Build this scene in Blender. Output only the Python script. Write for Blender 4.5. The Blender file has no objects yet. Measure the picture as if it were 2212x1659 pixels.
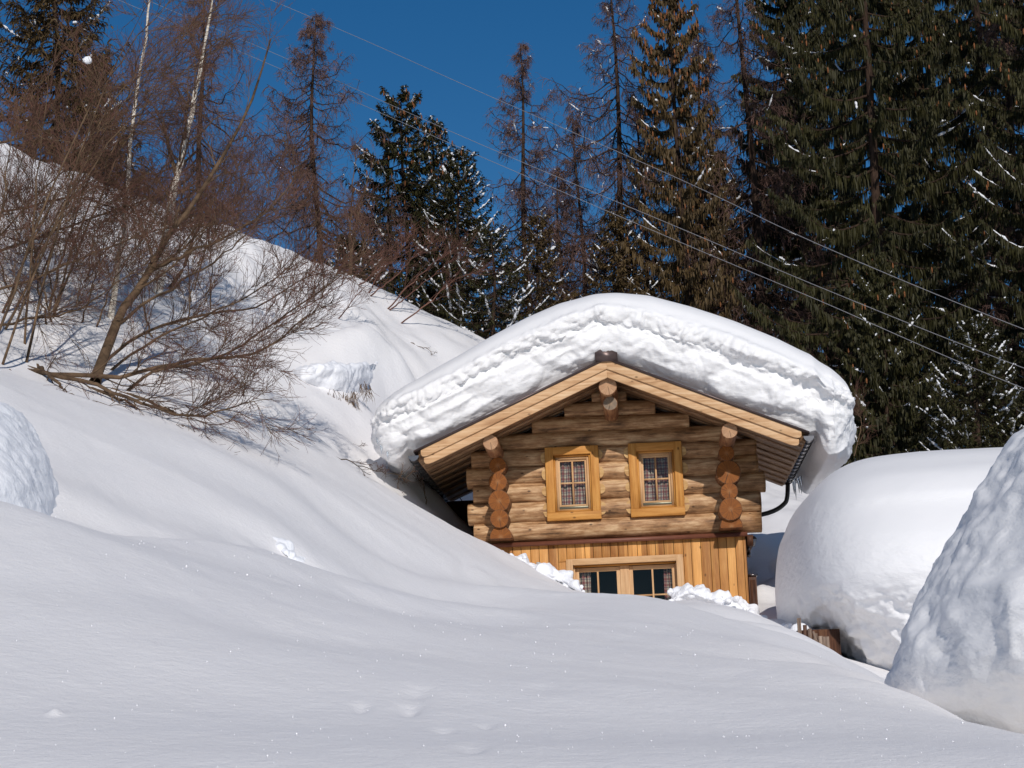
import bpy, math, random
import numpy as np
from mathutils import Matrix, Vector

rng = np.random.default_rng(7)
random.seed(7)
scene = bpy.context.scene
COL = scene.collection

# ------------------------------------------------------------------ survey helpers
# The photograph was surveyed on a 2212 px wide copy: spot(px, py, d) is the world point d metres
# north of the view point on that sight line.  World: y = north, z = up, eye level = 0.
F = 4436.0
PITCH = math.radians(10.45)
ROLL = math.radians(2.3)
AZ = math.radians(3.35)

def spot(px, py, d):
    x = (px - 1106) / F
    y = -(py - 829.5) / F
    c, s = math.cos(-ROLL), math.sin(-ROLL)
    x, y = c * x - s * y, s * x + c * y
    r = np.array([x, math.cos(PITCH) - y * math.sin(PITCH), math.sin(PITCH) + y * math.cos(PITCH)])
    return r * (d / r[1])

# ------------------------------------------------------------------ noise
def _hash(ix, iy, iz, seed=0):
    h = (ix.astype(np.int64) * 374761393 + iy.astype(np.int64) * 668265263 + iz.astype(np.int64) * 2147483647 + seed * 144665) & 0xFFFFFFFF
    h = ((h ^ (h >> 13)) * 1274126177) & 0xFFFFFFFF
    h = ((h ^ (h >> 16)) * 2246822519) & 0xFFFFFFFF
    return ((h ^ (h >> 15)) & 0xFFFFFF) / float(0xFFFFFF)

def vnoise(p, seed=0):
    i = np.floor(p)
    f = p - i
    f = f * f * f * (f * (f * 6 - 15) + 10)
    i = i.astype(np.int64)
    out = 0
    for dx in (0, 1):
        wx = f[:, 0] if dx else 1 - f[:, 0]
        for dy in (0, 1):
            wy = f[:, 1] if dy else 1 - f[:, 1]
            for dz in (0, 1):
                wz = f[:, 2] if dz else 1 - f[:, 2]
                out = out + wx * wy * wz * _hash(i[:, 0] + dx, i[:, 1] + dy, i[:, 2] + dz, seed)
    return out * 2 - 1

def fbm(p, octaves=4, seed=0, gain=0.5):
    a, s, t = 1.0, 0.0, 0.0
    for o in range(octaves):
        s = s + a * vnoise(p * (2.03 ** o) + o * 17.3, seed + o)
        t += a
        a *= gain
    return s / t

def billow(p, octaves=4, seed=0, gain=0.5):
    a, s, t = 1.0, 0.0, 0.0
    for o in range(octaves):
        s = s + a * (1 - 2 * np.abs(vnoise(p * (2.03 ** o) + o * 9.1, seed + o)))
        t += a
        a *= gain
    return s / t

def worley(p, seed=0):
    i = np.floor(p).astype(np.int64)
    best = np.full(len(p), 9.0)
    for dx in (-1, 0, 1):
        for dy in (-1, 0, 1):
            for dz in (-1, 0, 1):
                j = i + np.array([dx, dy, dz])
                c = np.stack([j[:, 0] + _hash(j[:, 0], j[:, 1], j[:, 2], seed),
                              j[:, 1] + _hash(j[:, 0], j[:, 1], j[:, 2], seed + 5),
                              j[:, 2] + _hash(j[:, 0], j[:, 1], j[:, 2], seed + 9)], 1)
                best = np.minimum(best, ((c - p) ** 2).sum(1))
    return np.sqrt(best)

# ------------------------------------------------------------------ mesh helpers
def link(name, me, parent=None, mats=()):
    o = bpy.data.objects.new(name, me)
    COL.objects.link(o)
    if parent is not None:
        o.parent = parent
    for m in mats:
        me.materials.append(m)
    return o

def tag(o, label=None, cat=None, group=None, kind=None):
    if label: o['label'] = label
    if cat: o['category'] = cat
    if group: o['group'] = group
    if kind: o['kind'] = kind
    return o

def empty(name, loc, rz=0.0):
    o = bpy.data.objects.new(name, None)
    COL.objects.link(o)
    o.location = loc
    o.rotation_euler = (0, 0, rz)
    return o

def np_mesh(name, V, Fq, smooth=True, mat_index=None):
    V = np.asarray(V, dtype=np.float32)
    Fq = np.asarray(Fq, dtype=np.int32)
    n, k = Fq.shape
    me = bpy.data.meshes.new(name)
    me.vertices.add(len(V))
    me.vertices.foreach_set('co', V.ravel())
    me.loops.add(n * k)
    me.loops.foreach_set('vertex_index', Fq.ravel())
    me.polygons.add(n)
    me.polygons.foreach_set('loop_start', np.arange(0, n * k, k, dtype=np.int32))
    me.polygons.foreach_set('loop_total', np.full(n, k, dtype=np.int32))
    if smooth:
        me.polygons.foreach_set('use_smooth', np.ones(n, dtype=bool))
    if mat_index is not None:
        me.polygons.foreach_set('material_index', np.asarray(mat_index, dtype=np.int32))
    me.update(calc_edges=True)
    return me

class Soup:
    """collects quads (as numpy blocks) that belong to one part"""
    def __init__(self):
        self.v, self.f, self.n = [], [], 0
    def add(self, V, Fq):
        self.v.append(np.asarray(V, dtype=float))
        self.f.append(np.asarray(Fq) + self.n)
        self.n += len(V)
    def box(self, x0, x1, y0, y1, z0, z1, M=None):
        V = np.array([[x, y, z] for x in (x0, x1) for y in (y0, y1) for z in (z0, z1)], dtype=float)
        if M is not None:
            V = V @ np.array(M)[:3, :3].T + np.array(M)[:3, 3]
        self.add(V, np.array([[0, 1, 3, 2], [4, 6, 7, 5], [0, 4, 5, 1], [2, 3, 7, 6], [0, 2, 6, 4], [1, 5, 7, 3]]))
    def build(self, name, mat, parent=None, smooth=False, bevel=0.0):
        o = link(name, np_mesh(name, np.concatenate(self.v), np.concatenate(self.f), smooth), parent, [mat])
        if bevel:
            b = o.modifiers.new('bevel', 'BEVEL')
            b.width = bevel
            b.segments = 2
            b.limit_method = 'ANGLE'
        return o

def tubes(P, R, s=3, flat=1.0):
    """n curves of k points -> tapered tubes"""
    P = np.asarray(P, float)
    n, k, _ = P.shape
    R = np.broadcast_to(np.asarray(R, float), (n, k))
    T = np.gradient(P, axis=1)
    T /= np.linalg.norm(T, axis=2, keepdims=True) + 1e-9
    ref = np.array([0.31, 0.17, 0.93])
    N = np.cross(T, ref)
    bad = np.linalg.norm(N, axis=2) < 0.15
    N[bad] = np.cross(T[bad], np.array([1.0, 0.1, 0.0]))
    N /= np.linalg.norm(N, axis=2, keepdims=True) + 1e-9
    B = np.cross(T, N)
    a = np.arange(s) * 2 * math.pi / s
    V = P[:, :, None, :] + R[:, :, None, None] * (np.cos(a)[None, None, :, None] * N[:, :, None, :] + flat * np.sin(a)[None, None, :, None] * B[:, :, None, :])
    idx = np.arange(n * k * s).reshape(n, k, s)
    nx = np.roll(idx, -1, axis=2)
    Fq = np.stack([idx[:, :-1], nx[:, :-1], nx[:, 1:], idx[:, 1:]], axis=-1).reshape(-1, 4)
    return V.reshape(-1, 3), Fq

def capped(path, rad, s=16, name='pipe'):
    P = np.array(path, float)
    R = np.array(rad, float) if np.ndim(rad) else np.full(len(P), rad)
    P = np.concatenate([P[:1], P, P[-1:]])
    P[0] += (P[1] - P[2]) * 1e-4
    P[-1] += (P[-2] - P[-3]) * 1e-4
    R = np.concatenate([[1e-4], R, [1e-4]])
    return tubes(P[None], R[None], s)

def ribbons(P, W, side):
    P = np.asarray(P, float)
    n, k, _ = P.shape
    W = np.broadcast_to(W, (n, k))
    L = P - side[:, None, :] * W[:, :, None]
    Rr = P + side[:, None, :] * W[:, :, None]
    V = np.stack([L, Rr], axis=2)
    idx = np.arange(n * k * 2).reshape(n, k, 2)
    Fq = np.stack([idx[:, :-1, 0], idx[:, :-1, 1], idx[:, 1:, 1], idx[:, 1:, 0]], -1).reshape(-1, 4)
    return V.reshape(-1, 3), Fq

def resample(pts, k):
    pts = np.array(pts, float)
    # catmull-rom through the given points
    q = np.concatenate([[2 * pts[0] - pts[1]], pts, [2 * pts[-1] - pts[-2]]])
    n = len(pts) - 1
    t = np.linspace(0, n - 1e-6, k)
    i = t.astype(int)
    f = (t - i)[:, None]
    p0, p1, p2, p3 = q[i], q[i + 1], q[i + 2], q[i + 3]
    return 0.5 * (2 * p1 + (p2 - p0) * f + (2 * p0 - 5 * p1 + 4 * p2 - p3) * f ** 2 + (3 * p1 - p0 - 3 * p2 + p3) * f ** 3)

# ------------------------------------------------------------------ materials
class Mat:
    def __init__(self, name):
        self.m = bpy.data.materials.new(name)
        self.m.use_nodes = True
        self.nt = self.m.node_tree
        self.nt.nodes.clear()
        self.out = self.n('ShaderNodeOutputMaterial')
    def n(self, t, **kw):
        nd = self.nt.nodes.new(t)
        for k, v in kw.items():
            if k.startswith('_'):
                setattr(nd, k[1:], v)
            else:
                s = nd.inputs[k.replace('__', ' ')]
                if hasattr(v, 'is_linked'):
                    self.nt.links.new(v, s)
                else:
                    s.default_value = v
        return nd
    def l(self, a, b):
        self.nt.links.new(a, b)
    def coord(self, scale=(1, 1, 1), rot=(0, 0, 0), which='Object'):
        tc = self.n('ShaderNodeTexCoord')
        mp = self.n('ShaderNodeMapping')
        self.l(tc.outputs[which], mp.inputs['Vector'])
        mp.inputs['Scale'].default_value = scale
        mp.inputs['Rotation'].default_value = rot
        return mp.outputs[0]
    def noise(self, vec, scale, detail=4, rough=0.55, dist=0.0):
        nd = self.n('ShaderNodeTexNoise', Vector=vec, Scale=scale, Detail=detail, Roughness=rough, Distortion=dist)
        return nd.outputs['Fac']
    def ramp(self, fac, stops):
        nd = self.n('ShaderNodeValToRGB', Fac=fac)
        e = nd.color_ramp.elements
        while len(e) < len(stops):
            e.new(0.5)
        for q, (p, c) in zip(e, stops):
            q.position = p
            q.color = (c[0], c[1], c[2], 1) if not np.isscalar(c) else (c, c, c, 1)
        return nd.outputs['Color']
    def math(self, op, a, b=0.0, c=0.0):
        nd = self.n('ShaderNodeMath', _operation=op)
        for s, v in zip(nd.inputs, (a, b, c)):
            if hasattr(v, 'is_linked'):
                self.l(v, s)
            else:
                s.default_value = v
        return nd.outputs[0]
    def mix(self, f, a, b, blend='MIX'):
        nd = self.n('ShaderNodeMix', _data_type='RGBA', _blend_type=blend)
        for s, v in ((nd.inputs[0], f), (nd.inputs[6], a), (nd.inputs[7], b)):
            if hasattr(v, 'is_linked'):
                self.l(v, s)
            else:
                s.default_value = v if np.isscalar(v) else (v[0], v[1], v[2], 1)
        return nd.outputs[2]
    def bump(self, h, strength=0.3, dist=0.02, normal=None):
        nd = self.n('ShaderNodeBump', Height=h, Strength=strength, Distance=dist)
        if normal is not None:
            self.l(normal, nd.inputs['Normal'])
        return nd.outputs[0]
    def finish(self, color, rough=0.7, normal=None, metallic=0.0, spec=0.3, **kw):
        b = self.n('ShaderNodeBsdfPrincipled')
        for key, v in (('Base Color', color), ('Roughness', rough), ('Metallic', metallic), ('Specular IOR Level', spec)):
            if hasattr(v, 'is_linked'):
                self.l(v, b.inputs[key])
            else:
                b.inputs[key].default_value = v if np.isscalar(v) else (v[0], v[1], v[2], 1)
        for k, v in kw.items():
            b.inputs[k.replace('__', ' ')].default_value = v
        if normal is not None:
            self.l(normal, b.inputs['Normal'])
        self.l(b.outputs[0], self.out.inputs[0])
        return self.m

def snow_mat(name, tint=(0.895, 0.875, 0.865), grain=60.0, gs=0.25, lump=6.0, ls=0.15):
    m = Mat(name)
    c = m.coord()
    n1 = m.noise(c, 1.3, 5)
    col = m.mix(m.math('MULTIPLY', n1, 0.5), tint, (tint[0] * 0.93, tint[1] * 0.95, tint[2] * 0.99))
    g = m.noise(c, grain, 3, 0.7)
    l = m.noise(c, lump, 5, 0.6)
    nb = m.bump(l, ls, 0.05)
    nb = m.bump(g, gs, 0.006, nb)
    return m.finish(col, 0.65, nb, spec=0.25)

def wood_mat(name, axis, dark, mid, light, knots=True, gscale=1.0, rough=0.6, plank=None, streak=1.0, blotchy=0.35):
    m = Mat(name)
    s = [14.0, 14.0, 14.0]
    s[axis] = 0.9
    c = m.coord(tuple(v * gscale for v in s))
    base = m.coord()
    oi = m.n('ShaderNodeObjectInfo').outputs['Random']
    addv = m.n('ShaderNodeVectorMath', _operation='ADD')
    cmb = m.n('ShaderNodeCombineXYZ', X=m.math('MULTIPLY', oi, 31.0), Y=m.math('MULTIPLY', oi, 17.0), Z=m.math('MULTIPLY', oi, 23.0))
    m.l(c, addv.inputs[0])
    m.l(cmb.outputs[0], addv.inputs[1])
    c = addv.outputs[0]
    grain = m.noise(c, 1.6, 7, 0.62, 0.8)
    bs = [5.5, 5.5, 5.5]; bs[axis] = 1.8
    blotch = m.noise(m.coord(tuple(bs)), 1.5, 6, 0.65)
    f = m.math('ADD', m.math('MULTIPLY', grain, 0.72 * streak), m.math('MULTIPLY', blotch, blotchy))
    if blotchy > 0.4:
        f = m.math('SUBTRACT', f, 0.055)
    col = m.ramp(f, [(0.38, dark), (0.53, mid), (0.68, light)])
    if plank:
        ax, w, off = plank
        sep = m.n('ShaderNodeSeparateXYZ', Vector=base)
        q = m.math('FLOOR', m.math('DIVIDE', m.math('ADD', sep.outputs[ax], off), w))
        wn = m.n('ShaderNodeTexWhiteNoise', _noise_dimensions='1D', W=q)
        col = m.mix(0.55, col, m.mix(wn.outputs['Value'], dark, light), 'MIX')
        hv = m.math('MULTIPLY_ADD', wn.outputs['Value'], 0.5, 0.72)
        hs = m.n('ShaderNodeHueSaturation', Value=hv, Color=col)
        col = hs.outputs[0]
    if knots:
        ks = [4.2, 4.2, 4.2]
        ks[axis] = 2.6
        kc = m.coord(tuple(ks))
        vo = m.n('ShaderNodeTexVoronoi', Vector=kc, Scale=1.5)
        kf = m.ramp(vo.outputs['Distance'], [(0.05, 1.0), (0.12, 0.0)])
        col = m.mix(m.math('MULTIPLY', kf, 0.8), col, tuple(v * 0.35 for v in dark))
    nb = m.bump(grain, 0.35, 0.01)
    return m.finish(col, rough, nb, spec=0.3)

def plain_mat(name, col, rough=0.5, metallic=0.0, var=0.25, scale=8.0, spec=0.4):
    m = Mat(name)
    c = m.coord()
    n = m.noise(c, scale, 5)
    cc = m.mix(n, tuple(v * (1 - var) for v in col), tuple(min(1, v * (1 + var)) for v in col))
    return m.finish(cc, rough, m.bump(n, 0.1, 0.01), metallic, spec)

M_SNOW = snow_mat('snow_field', grain=60.0, gs=0.8, lump=14.0, ls=0.2)
M_SNOW_ROUGH = snow_mat('snow_broken', (0.88, 0.89, 0.915), 40.0, 0.35, 8.0, 0.5)
M_SNOW_ROOF = snow_mat('snow_roof', (0.88, 0.89, 0.91), 60.0, 0.16, 5.0, 0.06)
M_TREESNOW = snow_mat('snow_on_trees', (0.88, 0.89, 0.92), 40.0, 0.2, 12.0, 0.4)

# roof snow: smooth wind packed skin above, granular broken face below, driven by the slope of the surface
def roofsnow_mat():
    m = Mat('snow_roof_face')
    c = m.coord()
    st = m.coord((1.0, 1.0, 2.2))
    g = m.n('ShaderNodeNewGeometry')
    sp = m.n('ShaderNodeSeparateXYZ', Vector=g.outputs['True Normal'])
    up = m.ramp(sp.outputs['Z'], [(0.35, 1.0), (0.7, 0.0)])
    n1 = m.noise(st, 4.0, 7, 0.58)
    n2 = m.noise(c, 70.0, 3, 0.7)
    h = m.math('MULTIPLY', n1, m.math('MULTIPLY_ADD', up, 0.95, 0.05))
    nb = m.bump(h, 0.35, 0.08)
    nb = m.bump(n2, 0.15, 0.006, nb)
    col = m.mix(m.noise(c, 3.0, 5), (0.90, 0.895, 0.90), (0.85, 0.85, 0.86))
    return m.finish(col, 0.6, nb, spec=0.25)
M_ROOFSNOW = roofsnow_mat()

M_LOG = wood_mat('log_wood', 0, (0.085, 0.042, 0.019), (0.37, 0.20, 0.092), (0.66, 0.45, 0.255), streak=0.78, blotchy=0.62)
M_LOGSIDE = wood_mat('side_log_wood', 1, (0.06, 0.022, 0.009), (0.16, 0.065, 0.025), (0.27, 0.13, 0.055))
M_PURLIN = wood_mat('purlin_wood', 1, (0.12, 0.05, 0.025), (0.26, 0.12, 0.055), (0.42, 0.24, 0.12))
M_CASING = wood_mat('casing_wood', 2, (0.33, 0.13, 0.022), (0.50, 0.22, 0.045), (0.62, 0.31, 0.08), gscale=0.8)
M_CASING_H = wood_mat('casing_wood_level', 0, (0.33, 0.13, 0.022), (0.50, 0.22, 0.045), (0.62, 0.31, 0.08), gscale=0.8)
M_PALE = wood_mat('pale_window_wood', 2, (0.42, 0.23, 0.10), (0.56, 0.34, 0.17), (0.66, 0.43, 0.23), knots=False, gscale=0.7)
M_PALE_H = wood_mat('pale_window_wood_level', 0, (0.42, 0.23, 0.10), (0.56, 0.34, 0.17), (0.66, 0.43, 0.23), knots=False, gscale=0.7)
M_PLANK = wood_mat('plank_wood', 2, (0.27, 0.09, 0.018), (0.55, 0.235, 0.055), (0.76, 0.41, 0.13), plank=(0, 0.125, 5.0), gscale=0.8)
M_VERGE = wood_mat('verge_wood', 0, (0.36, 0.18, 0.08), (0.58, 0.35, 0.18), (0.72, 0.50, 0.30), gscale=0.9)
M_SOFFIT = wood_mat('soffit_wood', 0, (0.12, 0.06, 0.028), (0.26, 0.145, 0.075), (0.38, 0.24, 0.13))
M_NOTCH = wood_mat('fresh_cut_wood', 0, (0.36, 0.19, 0.07), (0.52, 0.31, 0.12), (0.64, 0.43, 0.20), knots=False)
M_DARKWOOD = wood_mat('dark_board_wood', 2, (0.02, 0.009, 0.005), (0.075, 0.03, 0.016), (0.15, 0.07, 0.035))
M_GREYWOOD = wood_mat('weathered_board_wood', 2, (0.07, 0.05, 0.04), (0.17, 0.11, 0.075), (0.33, 0.25, 0.19))
M_METAL = plain_mat('dark_sheet_metal', (0.24, 0.22, 0.22), 0.28, 1.0, 0.2, 5, 0.5)
M_SHEET = plain_mat('brown_roof_sheet', (0.10, 0.07, 0.065), 0.38, 0.5, 0.2, 4, 0.5)
M_BLACK = plain_mat('black_pipe', (0.018, 0.018, 0.022), 0.35, 0.2, 0.2, 8, 0.5)
M_FLASH = plain_mat('brown_flashing', (0.16, 0.055, 0.03), 0.5, 0.1, 0.25, 10)
M_GREY = plain_mat('grey_plastic', (0.42, 0.42, 0.40), 0.5, 0.0, 0.1, 20)
M_SEAL = plain_mat('olive_sill_metal', (0.14, 0.13, 0.09), 0.35, 0.6, 0.1, 20)
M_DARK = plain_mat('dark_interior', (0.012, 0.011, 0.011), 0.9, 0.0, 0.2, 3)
M_WIRE = plain_mat('wire_metal', (0.36, 0.35, 0.36), 0.4, 0.3, 0.1, 3)

def endgrain(name, dark, light):
    m = Mat(name)
    tc = m.n('ShaderNodeTexCoord')
    sep = m.n('ShaderNodeSeparateXYZ', Vector=tc.outputs['Object'])
    flat = m.n('ShaderNodeCombineXYZ', X=sep.outputs[0], Y=sep.outputs[2])
    ln = m.n('ShaderNodeVectorMath', _operation='LENGTH')
    m.l(flat.outputs[0], ln.inputs[0])
    nz = m.noise(tc.outputs['Object'], 9.0, 5)
    r = m.math('ADD', ln.outputs['Value'], m.math('MULTIPLY', nz, 0.03))
    rings = m.math('MULTIPLY_ADD', m.math('SINE', m.math('MULTIPLY', r, 520.0)), 0.5, 0.5)
    ang = m.math('ARCTAN2', sep.outputs[2], sep.outputs[0])
    pol = m.n('ShaderNodeCombineXYZ', X=m.math('MULTIPLY', ang, 3.0), Y=m.math('MULTIPLY', r, 1.5), Z=m.n('ShaderNodeObjectInfo').outputs['Random'])
    rad = m.noise(pol.outputs[0], 3.0, 6, 0.7)
    f = m.math('ADD', m.math('MULTIPLY', rings, 0.13), m.math('MULTIPLY', rad, 0.85))
    col = m.ramp(f, [(0.3, dark), (0.75, light)])
    # one drying crack from the heart towards the bark
    a2 = m.math('ABSOLUTE', m.math('ADD', ang, m.math('MULTIPLY_ADD', m.n('ShaderNodeObjectInfo').outputs['Random'], 1.2, 0.9)))
    crack = m.math('LESS_THAN', m.math('MULTIPLY', a2, ln.outputs['Value']), m.math('MULTIPLY_ADD', nz, 0.012, -0.003))
    col = m.mix(m.math('MULTIPLY', crack, 0.9), col, (0.02, 0.01, 0.006))
    heart = m.ramp(ln.outputs['Value'], [(0.0, 0.2), (0.05, 0.0)])
    col = m.mix(heart, col, (0.7, 0.42, 0.2))
    return m.finish(col, 0.6, m.bump(f, 0.3, 0.004), spec=0.3)
M_END_RED = endgrain('red_end_grain', (0.10, 0.026, 0.003), (0.37, 0.118, 0.010))
M_END_TAN = endgrain('tan_end_grain', (0.28, 0.13, 0.06), (0.60, 0.38, 0.22))
M_END_GREY = endgrain('grey_end_grain', (0.10, 0.07, 0.05), (0.34, 0.25, 0.17))

def glass_mat():
    m = Mat('window_glass')
    fr = m.n('ShaderNodeFresnel', IOR=1.5)
    wv = m.bump(m.noise(m.coord(), 2.0, 2), 0.05, 0.02)
    gl = m.n('ShaderNodeBsdfGlossy', Roughness=0.02)
    m.l(wv, gl.inputs['Normal'])
    tr = m.n('ShaderNodeBsdfTransparent')
    tr.inputs[0].default_value = (0.88, 0.9, 0.9, 1)
    mx = m.n('ShaderNodeMixShader')
    m.l(m.math('MULTIPLY_ADD', fr.outputs[0], 0.7, 0.0), mx.inputs[0])
    m.l(tr.outputs[0], mx.inputs[1])
    m.l(gl.outputs[0], mx.inputs[2])
    m.l(mx.outputs[0], m.out.inputs[0])
    return m.m
M_GLASS = glass_mat()

def gingham():
    m = Mat('checked_curtain_cloth')
    c = m.n('ShaderNodeTexCoord').outputs['UV']
    sep = m.n('ShaderNodeSeparateXYZ', Vector=c)
    def band(sig, period, width, off):
        f = m.math('FRACT', m.math('ADD', m.math('DIVIDE', sig, period), off))
        return m.math('LESS_THAN', f, width)
    u, v = sep.outputs[0], sep.outputs[1]
    rx, ry = band(u, 0.085, 0.38, 0.0), band(v, 0.085, 0.38, 0.0)
    bx, by = band(u, 0.085, 0.14, 0.28), band(v, 0.085, 0.14, 0.28)
    col = m.mix(m.math('MULTIPLY', rx, 0.62), (0.52, 0.47, 0.37), (0.20, 0.015, 0.03))
    col = m.mix(m.math('MULTIPLY', ry, 0.55), col, (0.20, 0.015, 0.03))
    col = m.mix(m.math('MULTIPLY', bx, 0.6), col, (0.025, 0.018, 0.08))
    col = m.mix(m.math('MULTIPLY', by, 0.6), col, (0.025, 0.018, 0.08))
    return m.finish(col, 0.9, spec=0.1)
M_CLOTH = gingham()

def bark(name, dark, light, scale=(10, 10, 2.5)):
    m = Mat(name)
    c = m.coord(scale)
    n = m.noise(c, 2.0, 6, 0.65)
    col = m.ramp(n, [(0.35, dark), (0.65, light)])
    return m.finish(col, 0.85, m.bump(n, 0.6, 0.02), spec=0.15)
M_BARK = bark('conifer_bark', (0.018, 0.011, 0.008), (0.070, 0.043, 0.030))
M_LARCHTWIG = bark('larch_twig_bark', (0.09, 0.055, 0.048), (0.27, 0.16, 0.13), (1, 1, 1))
M_BUSH = bark('bush_bark', (0.05, 0.032, 0.02), (0.17, 0.11, 0.066), (2, 2, 2))
M_BUSHTWIG = bark('red_brown_twigs', (0.07, 0.034, 0.028), (0.22, 0.11, 0.08), (0.8, 0.8, 0.8))
M_CONE = bark('cone_scales', (0.12, 0.045, 0.018), (0.30, 0.13, 0.055), (20, 20, 20))

def birch_mat():
    m = Mat('birch_bark')
    n = m.noise(m.coord((6, 6, 26)), 1.2, 5, 0.6)
    n2 = m.noise(m.coord((3, 3, 2)), 1.2, 4)
    col = m.ramp(m.math('ADD', m.math('MULTIPLY', n, 0.6), m.math('MULTIPLY', n2, 0.4)), [(0.36, (0.05, 0.035, 0.03)), (0.42, (0.48, 0.42, 0.34)), (0.55, (0.78, 0.72, 0.63))])
    return m.finish(col, 0.7, m.bump(n, 0.3, 0.01), spec=0.2)
M_BIRCH = birch_mat()

def needle_mat(name, a, b):
    m = Mat(name)
    n = m.noise(m.coord(), 1.1, 5)
    n2 = m.noise(m.coord((9, 9, 2.5)), 1.6, 3)
    f = m.math('MULTIPLY_ADD', m.math('ADD', m.math('MULTIPLY', n, 0.6), m.math('MULTIPLY', n2, 0.4)), 2.2, -0.62)
    cl = m.math('MINIMUM', m.math('MAXIMUM', f, 0.0), 1.0)
    col = m.mix(cl, a, b)
    return m.finish(col, 0.6, spec=0.2)
M_NEEDLE = needle_mat('spruce_needles', (0.008, 0.009, 0.003), (0.058, 0.053, 0.017))
M_NEEDLE_B = needle_mat('spruce_needles_brown', (0.03, 0.020, 0.009), (0.135, 0.088, 0.036))
M_GRASS = bark('dry_grass', (0.10, 0.06, 0.035), (0.28, 0.19, 0.12), (6, 6, 6))

# ------------------------------------------------------------------ terrain
def c_(px, py, d):
    return spot(px, py, d)
CP = [c_(*q) for q in [
    # foot of the bank in front of the view point
    (-500, 1740, 6), (200, 1715, 6), (700, 1705, 6), (1106, 1700, 6), (1600, 1690, 6), (2100, 1680, 6), (2700, 1680, 6),
    (0, 1500, 8), (250, 1520, 8), (600, 1545, 8), (1106, 1570, 8), (1600, 1590, 8), (1950, 1600, 7.6),
    (-400, 1280, 10), (0, 1300, 10), (300, 1320, 10.5), (650, 1390, 11), (1050, 1430, 11), (1450, 1455, 11), (1750, 1480, 10.5),
    # near crest, left to right
    (-400, 1000, 13), (0, 1085, 13), (110, 1113, 13.5), (250, 1160, 14.3), (450, 1178, 15.3), (580, 1192, 16.2), (730, 1262, 18), (860, 1281, 19.5), (1000, 1276, 20.5),
    (1100, 1271, 21), (1200, 1285, 21.5), (1300, 1302, 21.5), (1400, 1302, 21), (1500, 1322, 19.5), (1600, 1366, 17.8), (1690, 1405, 16), (1780, 1429, 14.5), (1900, 1463, 12.3), (2000, 1512, 10.8), (2070, 1560, 9.6), (2150, 1577, 8.8), (2260, 1598, 8.2), (2500, 1640, 7.5),
    (850, 1330, 15), (1200, 1345, 15.5), (1500, 1375, 14.5), (500, 1255, 13), (1750, 1445, 12.5),
    # behind the near crest
    (0, 1110, 14.6), (250, 1175, 15.8), (580, 1215, 17.6), (1100, 1285, 23), (1350, 1320, 24), (1540, 1350, 21.4), (1620, 1380, 19.6), (1480, 1296, 24.2), (1560, 1308, 23.6), (1640, 1330, 22.4), (1700, 1354, 20.8), (1750, 1394, 18.8),
    # middle slope and its crest
    (-300, 900, 18), (60, 1040, 16.2), (150, 1050, 17), (400, 1100, 18.2), (600, 1135, 19), (200, 960, 19.3), (-200, 760, 20.5), (0, 845, 20.5), (150, 888, 21), (300, 935, 21), (430, 985, 21), (560, 1022, 21.5),
    (650, 1080, 21.5), (800, 1190, 22), (950, 1235, 23), (1100, 1252, 24.5), (750, 1085, 23.5), (900, 1145, 25), (1050, 1205, 26), (1200, 1268, 27), (560, 960, 24.5), (430, 890, 24.5), (250, 850, 24),
    # crest beside the cabin
    (560, 850, 27), (623, 893, 27), (675, 955, 26.8), (719, 988, 26.8), (820, 1051, 27.2), (970, 1131, 27.8), (1050, 1171, 28.2), (1110, 1203, 28.5), (1200, 1255, 28.8),
    # hollow beside and behind the cabin
    (720, 985, 29), (740, 950, 30.3), (800, 985, 31), (850, 1035, 30.5), (850, 900, 36), (920, 1110, 30), (1000, 1170, 30), (900, 1000, 34), (950, 900, 40), (1000, 1000, 38),
    # hill side
    (-300, 600, 24), (0, 800, 23.5), (0, 650, 27), (100, 760, 26), (240, 690, 29), (340, 618, 32), (450, 650, 34), (560, 720, 34), (640, 740, 35), (500, 760, 31), (380, 760, 28.5), (700, 760, 37), (820, 760, 39), (880, 720, 43), (960, 745, 43),
    (610, 792, 32.8), (660, 785, 33.0), (720, 786, 33.2), (790, 772, 34), (850, 745, 35), (690, 895, 30.8), (740, 905, 31.2), (640, 885, 30.3), (790, 890, 32),
    (-200, 420, 29), (0, 480, 30), (150, 500, 33), (300, 520, 35.5), (500, 600, 38), (650, 650, 40), (780, 680, 41),
    # skyline of the hill
    (-500, 120, 31), (-250, 200, 33), (-100, 265, 34), (0, 300, 35), (130, 372, 37), (300, 432, 39), (450, 482, 41), (620, 541, 43), (770, 601, 45), (900, 662, 46), (1030, 722, 47), (1150, 800, 48), (1300, 880, 49),
    # beyond the skyline
    (-250, 340, 39), (130, 480, 43), (450, 580, 47), (770, 680, 51), (1030, 790, 53),
    # cabin yard and right hand side
    (1340, 1310, 28.5), (1500, 1330, 28), (1620, 1345, 28), (1340, 1330, 32), (1300, 1200, 38), (1640, 1292, 31.3), (1655, 1220, 33), (1665, 1150, 35), (1690, 1110, 38), (1705, 1045, 43), (1760, 1010, 50), (1500, 1020, 50),
    (1690, 1342, 26.5), (1760, 1408, 24.5), (1800, 1440, 22), (1850, 1462, 20), (1700, 1405, 19.5), (1790, 1445, 17.5), (1850, 1500, 15), (1980, 1580, 13), (2150, 1680, 12), (2300, 1700, 10.5), (2100, 1600, 17), (2000, 1480, 23), (2300, 1500, 23),
    (1900, 1200, 36), (2200, 1200, 36), (1900, 985, 52), (2212, 970, 52), (2500, 960, 50), (2600, 1200, 30)]]
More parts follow.
